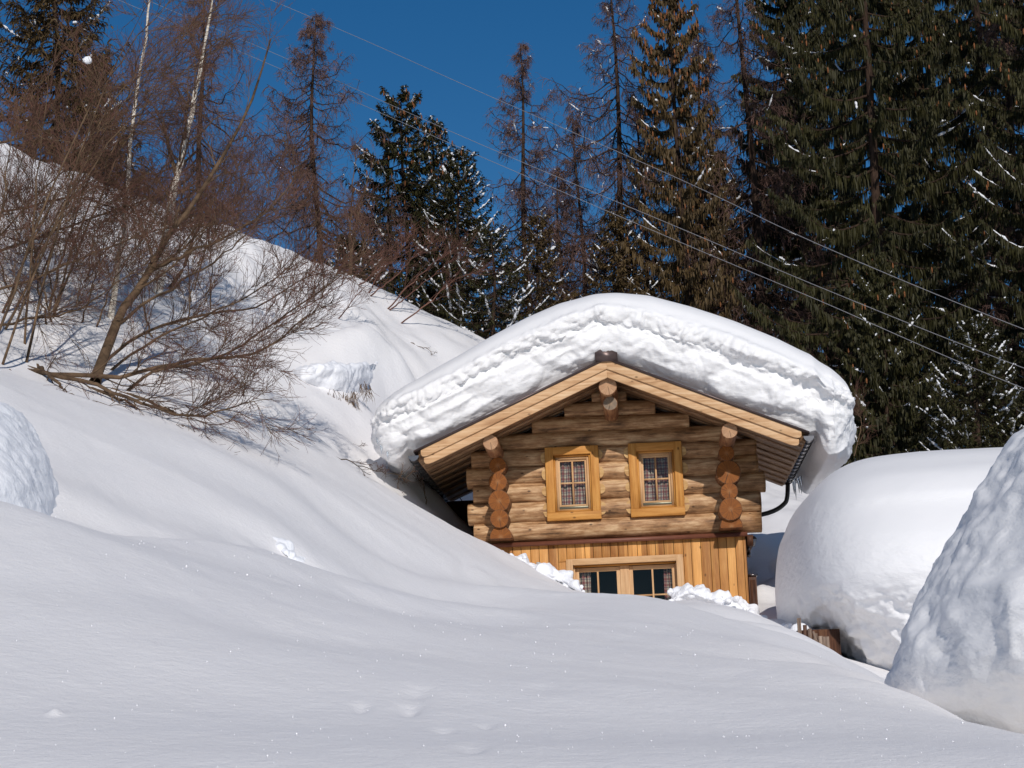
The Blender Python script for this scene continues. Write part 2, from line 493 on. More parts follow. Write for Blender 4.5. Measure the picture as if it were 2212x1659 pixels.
CP += [np.array(q, float) for q in [(-40, 70, 11), (-10, 75, 7), (15, 75, 7), (45, 70, 10), (-70, 40, 16), (70, 40, 6), (0, 140, 0), (-120, 140, 4), (120, 140, 4), (0, 400, -30), (-300, 350, -20), (300, 350, -20),
                                    (-30, 10, 3.2), (30, 10, -0.5), (0, 2.2, -1.4), (-3, 3.2, -1.0), (3, 3.2, -1.0), (0, 0, -1.7), (-8, 0, -1.4), (8, 0, -1.7), (0, -8, -1.9), (-30, -8, 0), (30, -8, -1.5), (0, 4.4, -0.62)]]
CP = np.array(CP)
RC = 0.55
def _warp(q):
    return q
_A = np.sqrt(((CP[:, None, :2] - CP[None, :, :2]) ** 2).sum(2) + RC ** 2)
_n = len(CP)
_S = np.zeros((_n + 3, _n + 3))
_S[:_n, :_n] = _A - np.eye(_n) * 0.02
_S[:_n, _n:] = np.c_[np.ones(_n), CP[:, :2]]
_S[_n:, :_n] = _S[:_n, _n:].T
_W = np.linalg.solve(_S, np.r_[CP[:, 2], 0, 0, 0])

def bumps(x, y):
    """small marks in the crust: pits, clods, sags"""
    z = np.zeros_like(x)
    for px, py, d, sx, sy, h in [(780, 1540, 8.4, .035, .14, -.022), (885, 1535, 8.5, .045, .18, -.035), (960, 1580, 7.7, .04, .12, -.02), (1050, 1560, 8.0, .03, .12, -.015), (900, 1500, 9.0, .06, .2, -.02),
                                 (120, 1567, 7.6, .028, .05, .028), (1020, 1640, 6.8, .05, .16, -.02), (1180, 1470, 9.6, .08, .2, -.015),
                                 (1390, 1370, 15.5, .5, .5, .05), (640, 1215, 18.2, .35, .25, -.08), (1000, 1215, 24.0, .1, .6, -.05), (820, 1110, 24.0, .5, .15, -.03)]:
        c = spot(px, py, d)
        z += h * np.exp(-((x - c[0]) / sx) ** 2 - ((y - c[1]) / sy) ** 2)
    return z

def ground_z(x, y, detail=True):
    x = np.atleast_1d(np.asarray(x, float)).ravel()
    y = np.atleast_1d(np.asarray(y, float)).ravel()
    out = np.zeros(len(x))
    for i in range(0, len(x), 40000):
        X, Y = x[i:i + 40000], y[i:i + 40000]
        D = np.sqrt((X[:, None] - CP[None, :, 0]) ** 2 + (Y[:, None] - CP[None, :, 1]) ** 2 + RC ** 2)
        out[i:i + 40000] = D @ _W[:_n] + _W[_n] + _W[_n + 1] * X + _W[_n + 2] * Y
    if detail:
        p = np.stack([x, y, np.zeros_like(x)], 1)
        near = np.clip((y - 4) / 10, 0.25, 1)
        out += near * 0.05 * fbm(p * [0.8, 0.5, 1], 3, 3)
        # long wind drifts running down the slope
        q = p @ np.array([[0.80, -0.30, 0], [0.35, 0.25, 0], [0, 0, 1]])
        out += near * 0.036 * fbm(q * [1.1, 0.4, 1], 3, 11)
        e = p @ np.array([[0.93, 0.36, 0], [-0.36, 0.93, 0], [0, 0, 1]])
        out += near * 0.018 * np.maximum(0, billow(e * [0.3, 0.6, 1], 2, 91)) ** 2
        out += 0.004 * fbm(p * [6, 3.5, 1], 3, 5) + 0.0035 * np.clip((y - 3) / 8, .3, 1.5) * fbm((p @ np.array([[0.9, -0.4, 0], [0.4, 0.9, 0], [0, 0, 1]])) * [9, 2.2, 1], 3, 15)
        # crusted, trampled patches up the hill
        hill = np.clip((y - 28) / 4, 0, 1) * np.clip((60 - y) / 10, 0, 1)
        m = np.clip(fbm(p * 0.22, 2, 8) * 2.2 + 0.25, 0, 1)
        out += hill * m * 0.24 * (0.6 - worley(p * [1.6, 1.6, 1], 2))
        out += hill * 0.08 * fbm(p * 1.7, 4, 21)
        out += bumps(x, y)
    return out

def gz(x, y):
    return float(ground_z([x], [y])[0])

ys = np.concatenate([np.linspace(-12, 3.9, 24), np.geomspace(4.0, 70.0, 640), np.geomspace(72, 420, 40)])
tt = np.concatenate([np.linspace(-1.6, -0.36, 26)[:-1], np.linspace(-0.36, 0.36, 620), np.linspace(0.36, 1.6, 26)[1:]])
YY, TT = np.meshgrid(ys, tt, indexing='ij')
XX = TT * (np.abs(YY) + 4)
ZZ = ground_z(XX.ravel(), YY.ravel())
Vt = np.stack([XX.ravel(), YY.ravel(), ZZ], 1)
idx = np.arange(XX.size).reshape(XX.shape)
Ft = np.stack([idx[:-1, :-1], idx[:-1, 1:], idx[1:, 1:], idx[1:, :-1]], -1).reshape(-1, 4)
tag(link('snow_ground', np_mesh('snow_ground', Vt, Ft), None, [M_SNOW]), kind='structure')

# ------------------------------------------------------------------ the cabin
HO = spot(1310, 1160, 30.0)
GB = 2.3                                   # cabin base below the log storey
cabin = empty('log_cabin', (HO[0], HO[1], HO[2] - GB), -AZ)
tag(cabin, 'small log cabin with two checked-curtain gable windows under a thick snow roof', 'cabin')
CABM = Matrix.Translation((HO[0], HO[1], HO[2])) @ Matrix.Rotation(-AZ, 4, 'Z')

def W(u, v, z):
    return np.array(CABM @ Vector((u, v, z)))

def place(o, u=0, v=0, z=0, parent_is_cabin=True):
    o.location = (u, v, z + (GB if parent_is_cabin else 0))
    return o

UC = 0.14
SL = 0.433
def roof_top(u):
    return 2.42 - SL * abs(u - UC)

# roof panel, sheet, soffit
def roof_part(name, z_hi, z_lo, v0, v1, u0, u1, mat, seg=1, parent=cabin):
    s = Soup()
    for a, b in ((u0, UC), (UC, u1)):
        V = []
        for u in (a, b):
            for v in (v0, v1):
                for dz in (z_hi, z_lo):
                    V.append([u, v, roof_top(u) + dz])
        s.add(V, [[0, 1, 3, 2], [4, 6, 7, 5], [0, 4, 5, 1], [2, 3, 7, 6], [0, 2, 6, 4], [1, 5, 7, 3]])
    return place(s.build(name, mat, parent))

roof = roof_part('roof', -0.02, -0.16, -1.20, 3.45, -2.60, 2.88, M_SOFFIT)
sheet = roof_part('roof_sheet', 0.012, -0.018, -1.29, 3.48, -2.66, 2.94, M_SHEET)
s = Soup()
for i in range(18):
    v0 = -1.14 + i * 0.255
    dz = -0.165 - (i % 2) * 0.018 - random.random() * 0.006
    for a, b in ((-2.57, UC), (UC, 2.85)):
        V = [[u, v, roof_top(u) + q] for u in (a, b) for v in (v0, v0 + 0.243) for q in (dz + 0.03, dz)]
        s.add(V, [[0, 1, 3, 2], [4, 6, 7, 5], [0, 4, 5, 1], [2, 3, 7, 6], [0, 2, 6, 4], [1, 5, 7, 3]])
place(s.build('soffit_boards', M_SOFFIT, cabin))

def verge_board(side, top, bot, v0, v1, uend, mat, name='verge_board'):
    n = 8
    s = Soup()
    us = [UC] + [uend - side * q for q in (0.12, 0.06, 0.02, 0.0)]
    cut = [0, 0, 0.012, 0.035, 0.075]
    V = []
    for u, c in zip(us, cut):
        for v in (v0, v1):
            for z in (roof_top(u) + top, roof_top(u) + bot + c * 0.9):
                V.append([u, v, z])
    V = np.array(V)
    f = []
    for i in range(len(us) - 1):
        a, b = 4 * i, 4 * i + 4
        f += [[a, a + 1, b + 1, b], [a + 2, b + 2, b + 3, a + 3], [a, b, b + 2, a + 2], [a + 1, a + 3, b + 3, b + 1]]
    e = 4 * (len(us) - 1)
    f += [[e, e + 1, e + 3, e + 2], [0, 2, 3, 1]]
    s.add(V, f)
    o = place(s.build(name, mat, cabin, bevel=0.004))
    return o
for side, ue in ((-1, -2.56), (1, 2.83)):
    verge_board(side, -0.022, -0.155, -1.265, -1.215, ue, M_VERGE)
    verge_board(side, -0.15, -0.275, -1.235, -1.185, ue + side * -0.04, M_VERGE)

# ridge cap with its little gable plate and a bent wire
s = Soup()
s.add([[-0.02, -1.30, 2.37], [0.30, -1.30, 2.37], [0.30, -1.30, 2.52], [0.14, -1.30, 2.575], [-0.02, -1.30, 2.52],
       [-0.02, 3.5, 2.37], [0.30, 3.5, 2.37], [0.30, 3.5, 2.52], [0.14, 3.5, 2.575], [-0.02, 3.5, 2.52]],
      [[0, 1, 2, 4], [2, 3, 4, 4], [5, 9, 7, 6], [0, 5, 6, 1], [1, 6, 7, 2], [2, 7, 8, 3], [3, 8, 9, 4], [4, 9, 5, 0]])
place(s.build('ridge_cap', M_SHEET, cabin))
V_, F_ = capped([(0.13, -1.28, 2.55), (0.15, -1.28, 2.62), (0.155, -1.27, 2.68), (0.15, -1.27, 2.74)], 0.006, 6)
s = Soup(); s.add(V_, F_)
place(s.build('ridge_wire', M_METAL, cabin, smooth=True))

def log(name, axis, a, b, c1, c2, r, mat, end, parent=cabin, squash=1.0, cut_bottom=None):
    """a log lying along axis 0 (facade) or 1 (depth), from a to b, own origin at its near end heart"""
    n, k = 28, 26
    t = np.linspace(0, 1, k)
    ang = np.arange(n) * 2 * math.pi / n
    sd = random.randint(0, 999)
    L = b - a
    P = np.zeros((k, n, 3))
    for i in range(k):
        q = np.stack([np.cos(ang) * 0.7, np.sin(ang) * 0.7, np.full(n, t[i] * L * 0.9)], 1)
        rr = r * (1 + 0.05 * fbm(q + sd, 3, sd)) 
        off = 0.010 * math.sin(t[i] * 5 + sd)
        if axis == 0:
            P[i, :, 0] = t[i] * L; P[i, :, 1] = np.cos(ang) * rr; P[i, :, 2] = np.sin(ang) * rr * squash + off
        else:
            P[i, :, 1] = t[i] * L; P[i, :, 0] = np.cos(ang) * rr; P[i, :, 2] = np.sin(ang) * rr * squash + (off if i else 0)
    if cut_bottom is not None:
        P[:, :, 2] = np.maximum(P[:, :, 2], cut_bottom)
    V = P.reshape(-1, 3)
    ids = np.arange(k * n).reshape(k, n)
    nx = np.roll(ids, -1, 1)
    Fq = np.stack([ids[:-1], nx[:-1], nx[1:], ids[1:]], -1).reshape(-1, 4)
    # chamfered sawn ends
    def capring(i, sgn):
        base = V[ids[i]]
        ctr = base.mean(0)
        ring = ctr + (base - ctr) * 0.93
        cen = np.repeat(ctr[None], n, 0)
        ax = 0 if axis == 0 else 1
        ring[:, ax] += sgn * 0.008
        cen[:, ax] += sgn * 0.008
        return ring, cen
    mats = [0] * len(Fq)
    for i, sgn in ((0, -1), (k - 1, 1)):
        ring, cen = capring(i, sgn)
        o0 = len(V)
        V = np.concatenate([V, ring, cen[:1]])
        rid = np.arange(o0, o0 + n)
        cid = o0 + n
        rn = np.roll(rid, -1)
        bn = np.roll(ids[i], -1)
        Fq = np.concatenate([Fq, np.stack([ids[i], rid, rn, bn], -1), np.stack([rid, np.full(n, cid), np.full(n, cid), rn], -1)])
        mats += [0] * n + [1] * n
    me = bpy.data.meshes.new(name)
    faces = [tuple(dict.fromkeys(f)) for f in Fq.tolist()]
    me.from_pydata(V.tolist(), [], faces)
    me.polygons.foreach_set('material_index', np.array(mats, dtype=np.int32))
    me.polygons.foreach_set('use_smooth', np.array([m == 0 for m in mats]))
    me.update()
    o = link(name, me, parent, [mat, end])
    if axis == 0:
        place(o, a, c1, c2)
    else:
        place(o, c1, a, c2)
    return o

# facade logs: (left end, right end, centre height, radius)
courses = [(-1.94, 2.27, 0.145, 0.157), (-2.02, 2.28, 0.43, 0.166), (-1.93, 2.36, 0.715, 0.158), (-2.02, 2.27, 0.985, 0.153), (-1.94, 2.26, 1.235, 0.143)]
for i, (a, b, z, r) in enumerate(courses):
    if i == 0:
        log('wall_log', 0, a, b, 0.15, z, r, M_LOG, M_END_TAN)
    else:                                   # cut by the two window openings
        for p, q in ((a, -0.745), (-0.165, 0.485), (1.06, b)):
            log('wall_log', 0, p, q, 0.15, z, r, M_LOG, M_END_TAN)
for z, r in ((1.475, 0.137), (1.70, 0.133), (1.915, 0.126), (2.10, 0.112)):
    half = (2.42 - 0.165 - (z + r * 0.4)) / SL
    log('wall_log', 0, UC - half, UC + half, 0.15, z, r, M_LOG, M_END_TAN)
# side wall logs, their ends stand out in front of the facade in two columns
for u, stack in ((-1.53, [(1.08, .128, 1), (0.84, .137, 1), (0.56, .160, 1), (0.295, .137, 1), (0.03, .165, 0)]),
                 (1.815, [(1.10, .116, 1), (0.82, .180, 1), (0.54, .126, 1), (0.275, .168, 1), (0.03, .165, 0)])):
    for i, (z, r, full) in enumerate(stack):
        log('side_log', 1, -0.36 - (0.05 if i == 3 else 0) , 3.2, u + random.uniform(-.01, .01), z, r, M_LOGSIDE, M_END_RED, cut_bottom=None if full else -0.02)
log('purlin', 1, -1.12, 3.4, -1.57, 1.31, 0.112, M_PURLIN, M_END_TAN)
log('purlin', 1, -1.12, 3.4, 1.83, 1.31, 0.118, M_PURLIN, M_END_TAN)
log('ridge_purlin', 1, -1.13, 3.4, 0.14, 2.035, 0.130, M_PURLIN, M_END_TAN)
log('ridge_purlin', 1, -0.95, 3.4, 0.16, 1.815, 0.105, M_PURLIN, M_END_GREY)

# dark room inside
s = Soup()
s.box(-1.45, 1.75, 0.20, 3.15, -2.2, 1.3)
s.box(-1.1, 1.4, 0.22, 3.1, 1.3, 1.6)
s.box(-0.5, 0.8, 0.22, 3.1, 1.6, 1.85)
# (the box has openings where the windows are: built as a shell further back)
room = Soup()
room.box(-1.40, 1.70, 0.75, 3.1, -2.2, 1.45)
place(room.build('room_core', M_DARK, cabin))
# gable infill behind the logs with window openings left free
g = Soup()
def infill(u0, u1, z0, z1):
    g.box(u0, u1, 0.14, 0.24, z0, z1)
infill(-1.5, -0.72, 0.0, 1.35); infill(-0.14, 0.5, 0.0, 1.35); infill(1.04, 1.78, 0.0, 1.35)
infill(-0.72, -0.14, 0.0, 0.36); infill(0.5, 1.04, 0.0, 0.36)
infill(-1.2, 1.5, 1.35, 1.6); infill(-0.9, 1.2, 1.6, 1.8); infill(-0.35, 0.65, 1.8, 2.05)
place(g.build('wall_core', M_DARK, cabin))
s = Soup()
s.box(-1.55, -1.45, 0.2, 3.2, 0.0, 1.2); s.box(1.76, 1.86, 0.2, 3.2, 0.0, 1.2)
s.box(-1.5, 1.8, 3.1, 3.25, -2.2, 1.2); s.box(-0.95, 1.25, 3.1, 3.25, 1.2, 1.75)
place(s.build('rear_wall', M_DARKWOOD, cabin))
s = Soup(); s.box(-2.60, -1.56, 2.85, 2.9, -2.2, 1.0)
place(s.build('gap_shade_panel', M_DARKWOOD, cabin))  # added dark panel standing in for the deep shade under the left eave

def curtain(parent, u0, u1, z0, z1, v, seed, top_shear=0.0):
    nu, nz = 70, 24
    uu = np.linspace(0, 1, nu); zz = np.linspace(0, 1, nz)
    A, B = np.meshgrid(uu, zz, indexing='ij')
    X = u0 + (u1 - u0) * A + 0.012 * np.sin(B * 3 + A * 9 + seed)
    wave = 0.016 * np.sin(A * (u1 - u0) * 2 * math.pi / 0.085 + 0.8 * np.sin(B * 4 + seed)) + 0.008 * np.sin(A * 31 + seed)
    Y = v + wave
    Z = z0 + (z1 - z0) * B
    V = np.stack([X.ravel(), Y.ravel(), Z.ravel()], 1)
    ids = np.arange(nu * nz).reshape(nu, nz)
    Fq = np.stack([ids[:-1, :-1], ids[1:, :-1], ids[1:, 1:], ids[:-1, 1:]], -1).reshape(-1, 4)
    me = np_mesh('curtain', V, Fq)
    uv = me.uv_layers.new(name='UVMap')
    li = np.zeros(len(me.loops), dtype=np.int32)
    me.loops.foreach_get('vertex_index', li)
    UV = np.stack([A.ravel() * (u1 - u0) * 1.35, B.ravel() * (z1 - z0)], 1)
    uv.data.foreach_set('uv', UV[li].astype(np.float32).ravel())
    return link('curtain', me, parent, [M_CLOTH])

def one(name, mat, parent, b, bevel=0.0):
    s = Soup(); s.box(*b)
    return s.build(name, mat, parent, bevel=bevel)

def gable_window(u0, u1, seed):
    z0, z1 = 0.27, 1.36
    w = empty('window', (0, 0, 0)); w.parent = cabin; place(w)
    cs = 0.12
    one('casing_upright', M_CASING, w, (u0, u0 + cs, -0.045, 0.12, z0 + cs, z1), 0.004)
    one('casing_upright', M_CASING, w, (u1 - cs, u1, -0.045, 0.12, z0 + cs, z1), 0.004)
    one('casing_rail', M_CASING_H, w, (u0 - 0.003, u1 + 0.003, -0.05, 0.13, z0, z0 + cs), 0.004)
    one('casing_rail', M_CASING_H, w, (u0 + cs, u1 - cs, -0.043, 0.12, z1 - cs, z1 - 0.001), 0.004)
    a0, a1, b0, b1 = u0 + cs, u1 - cs, z0 + cs, z1 - cs
    # stepped frame
    for k, (wd, v0, m1, m2) in enumerate(((0.028, -0.010, M_CASING, M_CASING_H), (0.035, 0.018, M_PALE, M_PALE_H))):
        one('frame', m1, w, (a0, a0 + wd, v0, 0.13, b0, b1), 0.0); one('frame', m1, w, (a1 - wd, a1, v0, 0.13, b0, b1), 0.0)
        one('frame', m2, w, (a0 + wd, a1 - wd, v0 + 0.002, 0.13, b0, b0 + wd), 0.0); one('frame', m2, w, (a0 + wd, a1 - wd, v0 + 0.002, 0.13, b1 - wd, b1), 0.0)
        a0 += wd; a1 -= wd; b0 += wd; b1 -= wd
    s = Soup()
    s.box(a0, a1, 0.010, 0.10, b0 - 0.012, b0 + 0.022)
    s.build('sill', M_SEAL, w, bevel=0.004)
    b0 += 0.024
    # sash
    wd = 0.030
    one('sash', M_PALE, w, (a0, a0 + wd, 0.045, 0.10, b0, b1), 0.003); one('sash', M_PALE, w, (a1 - wd, a1, 0.045, 0.10, b0, b1), 0.003)
    one('sash', M_PALE_H, w, (a0 + wd, a1 - wd, 0.046, 0.10, b0, b0 + wd), 0.003); one('sash', M_PALE_H, w, (a0 + wd, a1 - wd, 0.046, 0.10, b1 - wd, b1), 0.003)
    a0 += wd; a1 -= wd; b0 += wd; b1 -= wd
    um, zm = (a0 + a1) / 2, (b0 + b1) / 2 - 0.0
    s = Soup()
    s.box(um - 0.013, um + 0.013, 0.050, 0.085, b0, b1)
    s.build('glazing_bar', M_PALE, w)
    one('glazing_bar', M_PALE_H, w, (a0, um - 0.013, 0.052, 0.085, zm - 0.011, zm + 0.011), 0.0); one('glazing_bar', M_PALE_H, w, (um + 0.013, a1, 0.052, 0.085, zm - 0.011, zm + 0.011), 0.0)
    s = Soup()
    s.add([[a0, 0.075, b0], [a1, 0.075, b0], [a1, 0.075, b1], [a0, 0.075, b1]], [[0, 1, 2, 3]])
    s.build('pane', M_GLASS, w)
    curtain(w, a0 - 0.03, um + 0.0, b0 - 0.05, b1 + 0.03, 0.135, seed)
    curtain(w, um + 0.01, a1 + 0.03, b0 - 0.05, b1 + 0.03, 0.14, seed + 2.2)
    return w
gable_window(-0.85, -0.06, 0.3)
gable_window(0.38, 1.165, 1.7)
# pale scribed notches where the logs meet the window casings
def notch(u, z, w, h, side):
    n = 16
    prof = [(0, -h)] + [(side * w * math.sin(a), -h * math.cos(a)) for a in np.linspace(0.35, math.pi - 0.35, n)] + [(0, h)]
    V = [[u + x, -0.012, z + y] for x, y in prof] + [[u + x * 0.97, 0.05, z + y * 0.97] for x, y in prof]
    m = len(prof)
    me = bpy.data.meshes.new('log_notch')
    f = [tuple(range(m)), tuple(reversed(range(m, 2 * m)))] + [(i, i + m, (i + 1) % m + m, (i + 1) % m) for i in range(m)]
    me.from_pydata(V, [], f)
    me.update()
    place(link('log_notch', me, cabin, [M_NOTCH]))
for u, side in ((-0.855, -1), (-0.055, 1), (0.375, -1), (1.17, 1)):
    for z, h in ((0.43, 0.115), (0.715, 0.075), (0.965, 0.09), (1.22, 0.08)):
        notch(u, z + random.uniform(-.012, .012), 0.066 + random.uniform(-.012, .012), h * random.uniform(.85, 1.05), side)

# lower storey
s = Soup()
u = -1.775
rr = random.Random(3)
LW0, LW1, LWZ = -0.61, 1.10, -0.30
while u < 2.03:
    w = rr.choice((0.125, 0.125, 0.115, 0.14))
    u1 = min(u + w, 2.03)
    dv = rr.uniform(0, 0.006)
    gap = 0.006
    if u1 <= LW0 + 0.02 or u >= LW1 - 0.02:
        s.box(u, u1 - gap, 0.05 + dv, 0.09, -2.2, -0.055)
    else:
        s.box(u, u1 - gap, 0.05 + dv, 0.09, LWZ - 0.03, -0.055)
        s.box(u, u1 - gap, 0.05 + dv, 0.09, -2.2, -1.62)
        if u < LW0 - 0.005:
            s.box(u, LW0 + 0.01, 0.05 + dv, 0.09, -1.615, LWZ - 0.035)
        if u1 > LW1 + 0.005:
            s.box(LW1 - 0.01, u1 - gap, 0.05 + dv, 0.09, -1.615, LWZ - 0.035)
    u = u1
place(s.build('plank_wall', M_PLANK, cabin, bevel=0.004))
for nm, b in (('inner_wall', (-1.78, LW0 + .08, 0.093, 0.16, -2.25, -0.06)), ('inner_wall', (LW1 - .08, 2.0, 0.093, 0.16, -2.25, -0.06)),
              ('side_wall', (1.93, 2.035, 0.165, 3.2, -2.25, -0.06)), ('side_wall', (-1.78, -1.68, 0.165, 3.2, -2.25, -0.06))):
    s = Soup(); s.box(*b); place(s.build(nm, M_DARKWOOD, cabin))
s = Soup()
s.box(-1.80, 2.055, -0.02, 0.2, -0.052, -0.022)
s.box(-1.80, 2.055, -0.024, -0.018, -0.085, -0.022)
place(s.build('flashing', M_FLASH, cabin))
s = Soup(); s.box(-1.95, 2.2, 0.02, 3.2, -0.055, -0.0)
s2 = Soup(); s2.box(2.05, 2.14, 0.10, 3.2, -0.20, -0.055)
place(s2.build('floor_beam', M_DARKWOOD, cabin))

# the wide lower window
w = empty('window', (0, 0, 0)); w.parent = cabin; place(w)
one('casing_upright', M_PALE, w, (LW0, LW0 + 0.10, 0.015, 0.10, -1.6, LWZ), 0.004); one('casing_upright', M_PALE, w, (LW1 - 0.10, LW1, 0.015, 0.10, -1.6, LWZ), 0.004)
s = Soup()
s.box(LW0 + 0.10, LW1 - 0.10, 0.013, 0.10, LWZ - 0.09, LWZ + 0.002)
s.build('casing_rail', M_PALE_H, w, bevel=0.004)
s = Soup()
s.box(LW0 + 0.10, LW1 - 0.10, 0.10, 0.24, LWZ - 0.115, LWZ - 0.09)
s.build('reveal', M_CASING_H, w)
one('mullion', M_PALE, w, (LW0 + 0.10, LW0 + 0.125, 0.105, 0.24, -1.6, LWZ - 0.117), 0.003)
one('mullion', M_PALE, w, (LW1 - 0.115, LW1 - 0.10, 0.105, 0.24, -1.6, LWZ - 0.117), 0.003)
one('mullion', M_PALE, w, (0.175, 0.305, 0.145, 0.24, -1.6, LWZ - 0.117), 0.003)
for a0, a1 in ((LW0 + 0.125, 0.175), (0.305, LW1 - 0.115)):
    zt = LWZ - 0.125
    wd = 0.055
    one('sash', M_PALE, w, (a0, a0 + wd, 0.165, 0.22, -1.6, zt), 0.003); one('sash', M_PALE, w, (a1 - wd, a1, 0.165, 0.22, -1.6, zt), 0.003)
    one('sash', M_PALE_H, w, (a0 + wd, a1 - wd, 0.166, 0.22, zt - 0.06, zt), 0.003); one('sash', M_PALE_H, w, (a0 + wd, a1 - wd, 0.166, 0.22, -1.6, -1.53), 0.003)
    um = (a0 + a1) / 2
    s = Soup(); s.box(um - 0.013, um + 0.013, 0.17, 0.20, -1.53, zt - 0.06); s.build('glazing_bar', M_PALE, w)
    s = Soup()
    for zz in (-0.86, -1.2):
        one('glazing_bar', M_PALE_H, w, (a0 + wd, um - 0.013, 0.172, 0.20, zz - 0.011, zz + 0.011), 0.0); one('glazing_bar', M_PALE_H, w, (um + 0.013, a1 - wd, 0.172, 0.20, zz - 0.011, zz + 0.011), 0.0)
    s = Soup()
    s.add([[a0 + wd, 0.19, -1.53], [a1 - wd, 0.19, -1.53], [a1 - wd, 0.19, zt - 0.06], [a0 + wd, 0.19, zt - 0.06]], [[0, 1, 2, 3]])
    s.build('pane', M_GLASS, w)
curtain(w, -0.45, -0.26, -1.5, -0.42, 0.27, 0.7)
curtain(w, 0.82, 0.95, -1.5, -0.42, 0.27, 2.9)

# gutters, brackets, downpipes
def gutter(u, side):
    gt = empty('gutter', (0, 0, 0)); gt.parent = cabin; place(gt)
    n = 14
    a = np.linspace(0, math.pi, n)
    r = 0.075
    zc = roof_top(u) - 0.062
    prof = np.stack([np.cos(a) * r, -np.sin(a) * r], 1)
    inner = prof[::-1] * 0.90
    loop = np.concatenate([prof, inner])
    V, f = [], []
    for v in (-1.30, 3.45):
        V += [[u + x, v, zc + z] for x, z in loop]
    m = len(loop)
    f = [[i, (i + 1) % m, (i + 1) % m + m, i + m] for i in range(m)]
    s = Soup(); s.add(V, f)
    # stop ends
    for v in (-1.302, 3.452):
        c = len(s.v)
        for i in range(n - 1):
            s.add([[u, v, zc], [u + prof[i][0], v, zc + prof[i][1]], [u + prof[i + 1][0], v, zc + prof[i + 1][1]], [u, v, zc]], [[0, 1, 2, 3]])
    s.build('channel', M_METAL, gt, smooth=False)
    for v in np.arange(-1.05, 3.4, 0.36):
        th = np.linspace(-0.2, math.pi + 0.2, 14)
        P = np.stack([u + np.cos(th) * (r + 0.009), np.full(14, v), zc - np.sin(th) * (r + 0.009)], 1)
        q = Soup(); V_, F_ = capped(P, 0.009, 5); q.add(V_, F_)
        q.build('bracket', M_BLACK, gt, smooth=True)
    return zc
zc = gutter(2.925, 1)
gutter(-2.66, -1)
def downpipe(pts):
    P = resample(pts, 26)
    V_, F_ = capped(P, 0.037, 14)
    s = Soup(); s.add(V_, F_)
    o = place(s.build('downpipe', M_BLACK, cabin, smooth=True))
    t = Soup()
    V_, F_ = capped(P[17:19], 0.043, 14); t.add(V_, F_)
    t.build('pipe_joint', M_METAL, o, smooth=True)
downpipe([(2.925, 3.2, zc - 0.05), (2.90, 3.2, 0.86), (2.84, 3.2, 0.74), (2.62, 3.2, 0.62), (2.10, 3.2, 0.50), (2.08, 3.2, 0.30), (2.08, 3.2, -1.8)])
downpipe([(-2.66, 2.6, zc - 0.05), (-2.64, 2.6, 0.86), (-2.55, 2.6, 0.68), (-2.3, 2.6, 0.56), (-1.78, 2.6, 0.45), (-1.74, 2.6, 0.20), (-1.74, 2.6, -1.8)])

# flood light under the log ends at the right hand corner
fl = empty('flood_light', (0, 0, 0)); fl.parent = cabin; place(fl, 2.06, 0.35, -0.12)
s = Soup()
M = Matrix.Rotation(0.5, 4, 'Z') @ Matrix.Rotation(0.55, 4, 'X')
s.box(-0.02, 0.13, -0.05, 0.05, -0.07, 0.07, M)
s.box(0.0, 0.11, 0.05, 0.09, -0.05, 0.05, M)
s.build('lamp_body', M_BLACK, fl, bevel=0.008)
s = Soup(); s.box(-0.01, 0.12, -0.056, -0.052, -0.06, 0.06, M); s.build('lamp_lens', M_GREY, fl)
V_, F_ = capped([(0.03, 0.06, -0.05), (0.02, 0.06, -0.12), (0.0, 0.05, -0.19), (-0.03, 0.05, -0.20)], 0.014, 8)
s = Soup(); s.add(V_, F_); s.build('lamp_arm', M_METAL, fl, smooth=True)
s = Soup(); V_, F_ = capped([(0.02, 0.05, -0.17), (0.02, 0.02, -0.20), (0.02, -0.01, -0.23)], [0.028, 0.03, 0.02], 10); s.add(V_, F_)
s.build('motion_sensor', M_METAL, fl, smooth=True)

# grey vent pipe sticking out of the snow in front of the plank wall
s = Soup()
V_, F_ = capped([(0, 0, -1.2), (0, 0, -0.03), ], 0.03, 16); s.add(V_, F_)
V_, F_ = capped([(0, 0, -0.035), (0, 0, 0.0), (0, 0, 0.006)], [0.034, 0.034, 0.026], 16); s.add(V_, F_)
vp = s.build('vent_pipe', M_GREY, None, smooth=False)
vp.location = W(-1.01, -0.05, -0.335)
tag(vp, 'short grey plastic vent pipe poking out of the snow by the plank wall', 'pipe')

# wooden cupboard against the right side wall
s = Soup(); s.box(0, 0.115, 0, 0.5, -1.2, 0)
cb = s.build('wood_cupboard', M_DARKWOOD, None, bevel=0.004)
cb.location = W(2.06, 0.5, -0.62); cb.rotation_euler = (0, 0, -AZ)
s = Soup(); s.box(-0.02, 0.135, -0.03, 0.53, 0.001, 0.025)
s.build('cupboard_lid', M_METAL, cb)
s = Soup(); s.box(0.02, 0.095, -0.012, -0.002, -1.1, -0.06)
s.build('door', M_DARKWOOD, cb)
tag(cb, 'dark brown wooden cupboard against the right corner of the cabin', 'cupboard')

# ------------------------------------------------------------------ snow on the cabin roof
def interp(tab, x):
    t = np.array(tab, float)
    return np.interp(x, t[:, 0], t[:, 1])

def smooth_interp(tab, x, w=0.05, n=9):
    out = 0
    for d in np.linspace(-w, w, n):
        out = out + interp(tab, x + d)
    return out / n

def normals_grid(P, wrap_j=True):
    du = np.gradient(P, axis=0)
    if wrap_j:
        dv = (np.roll(P, -1, 1) - np.roll(P, 1, 1)) / 2
    else:
        dv = np.gradient(P, axis=1)
    N = np.cross(du, dv)
    N /= np.linalg.norm(N, axis=2, keepdims=True) + 1e-9
    return N

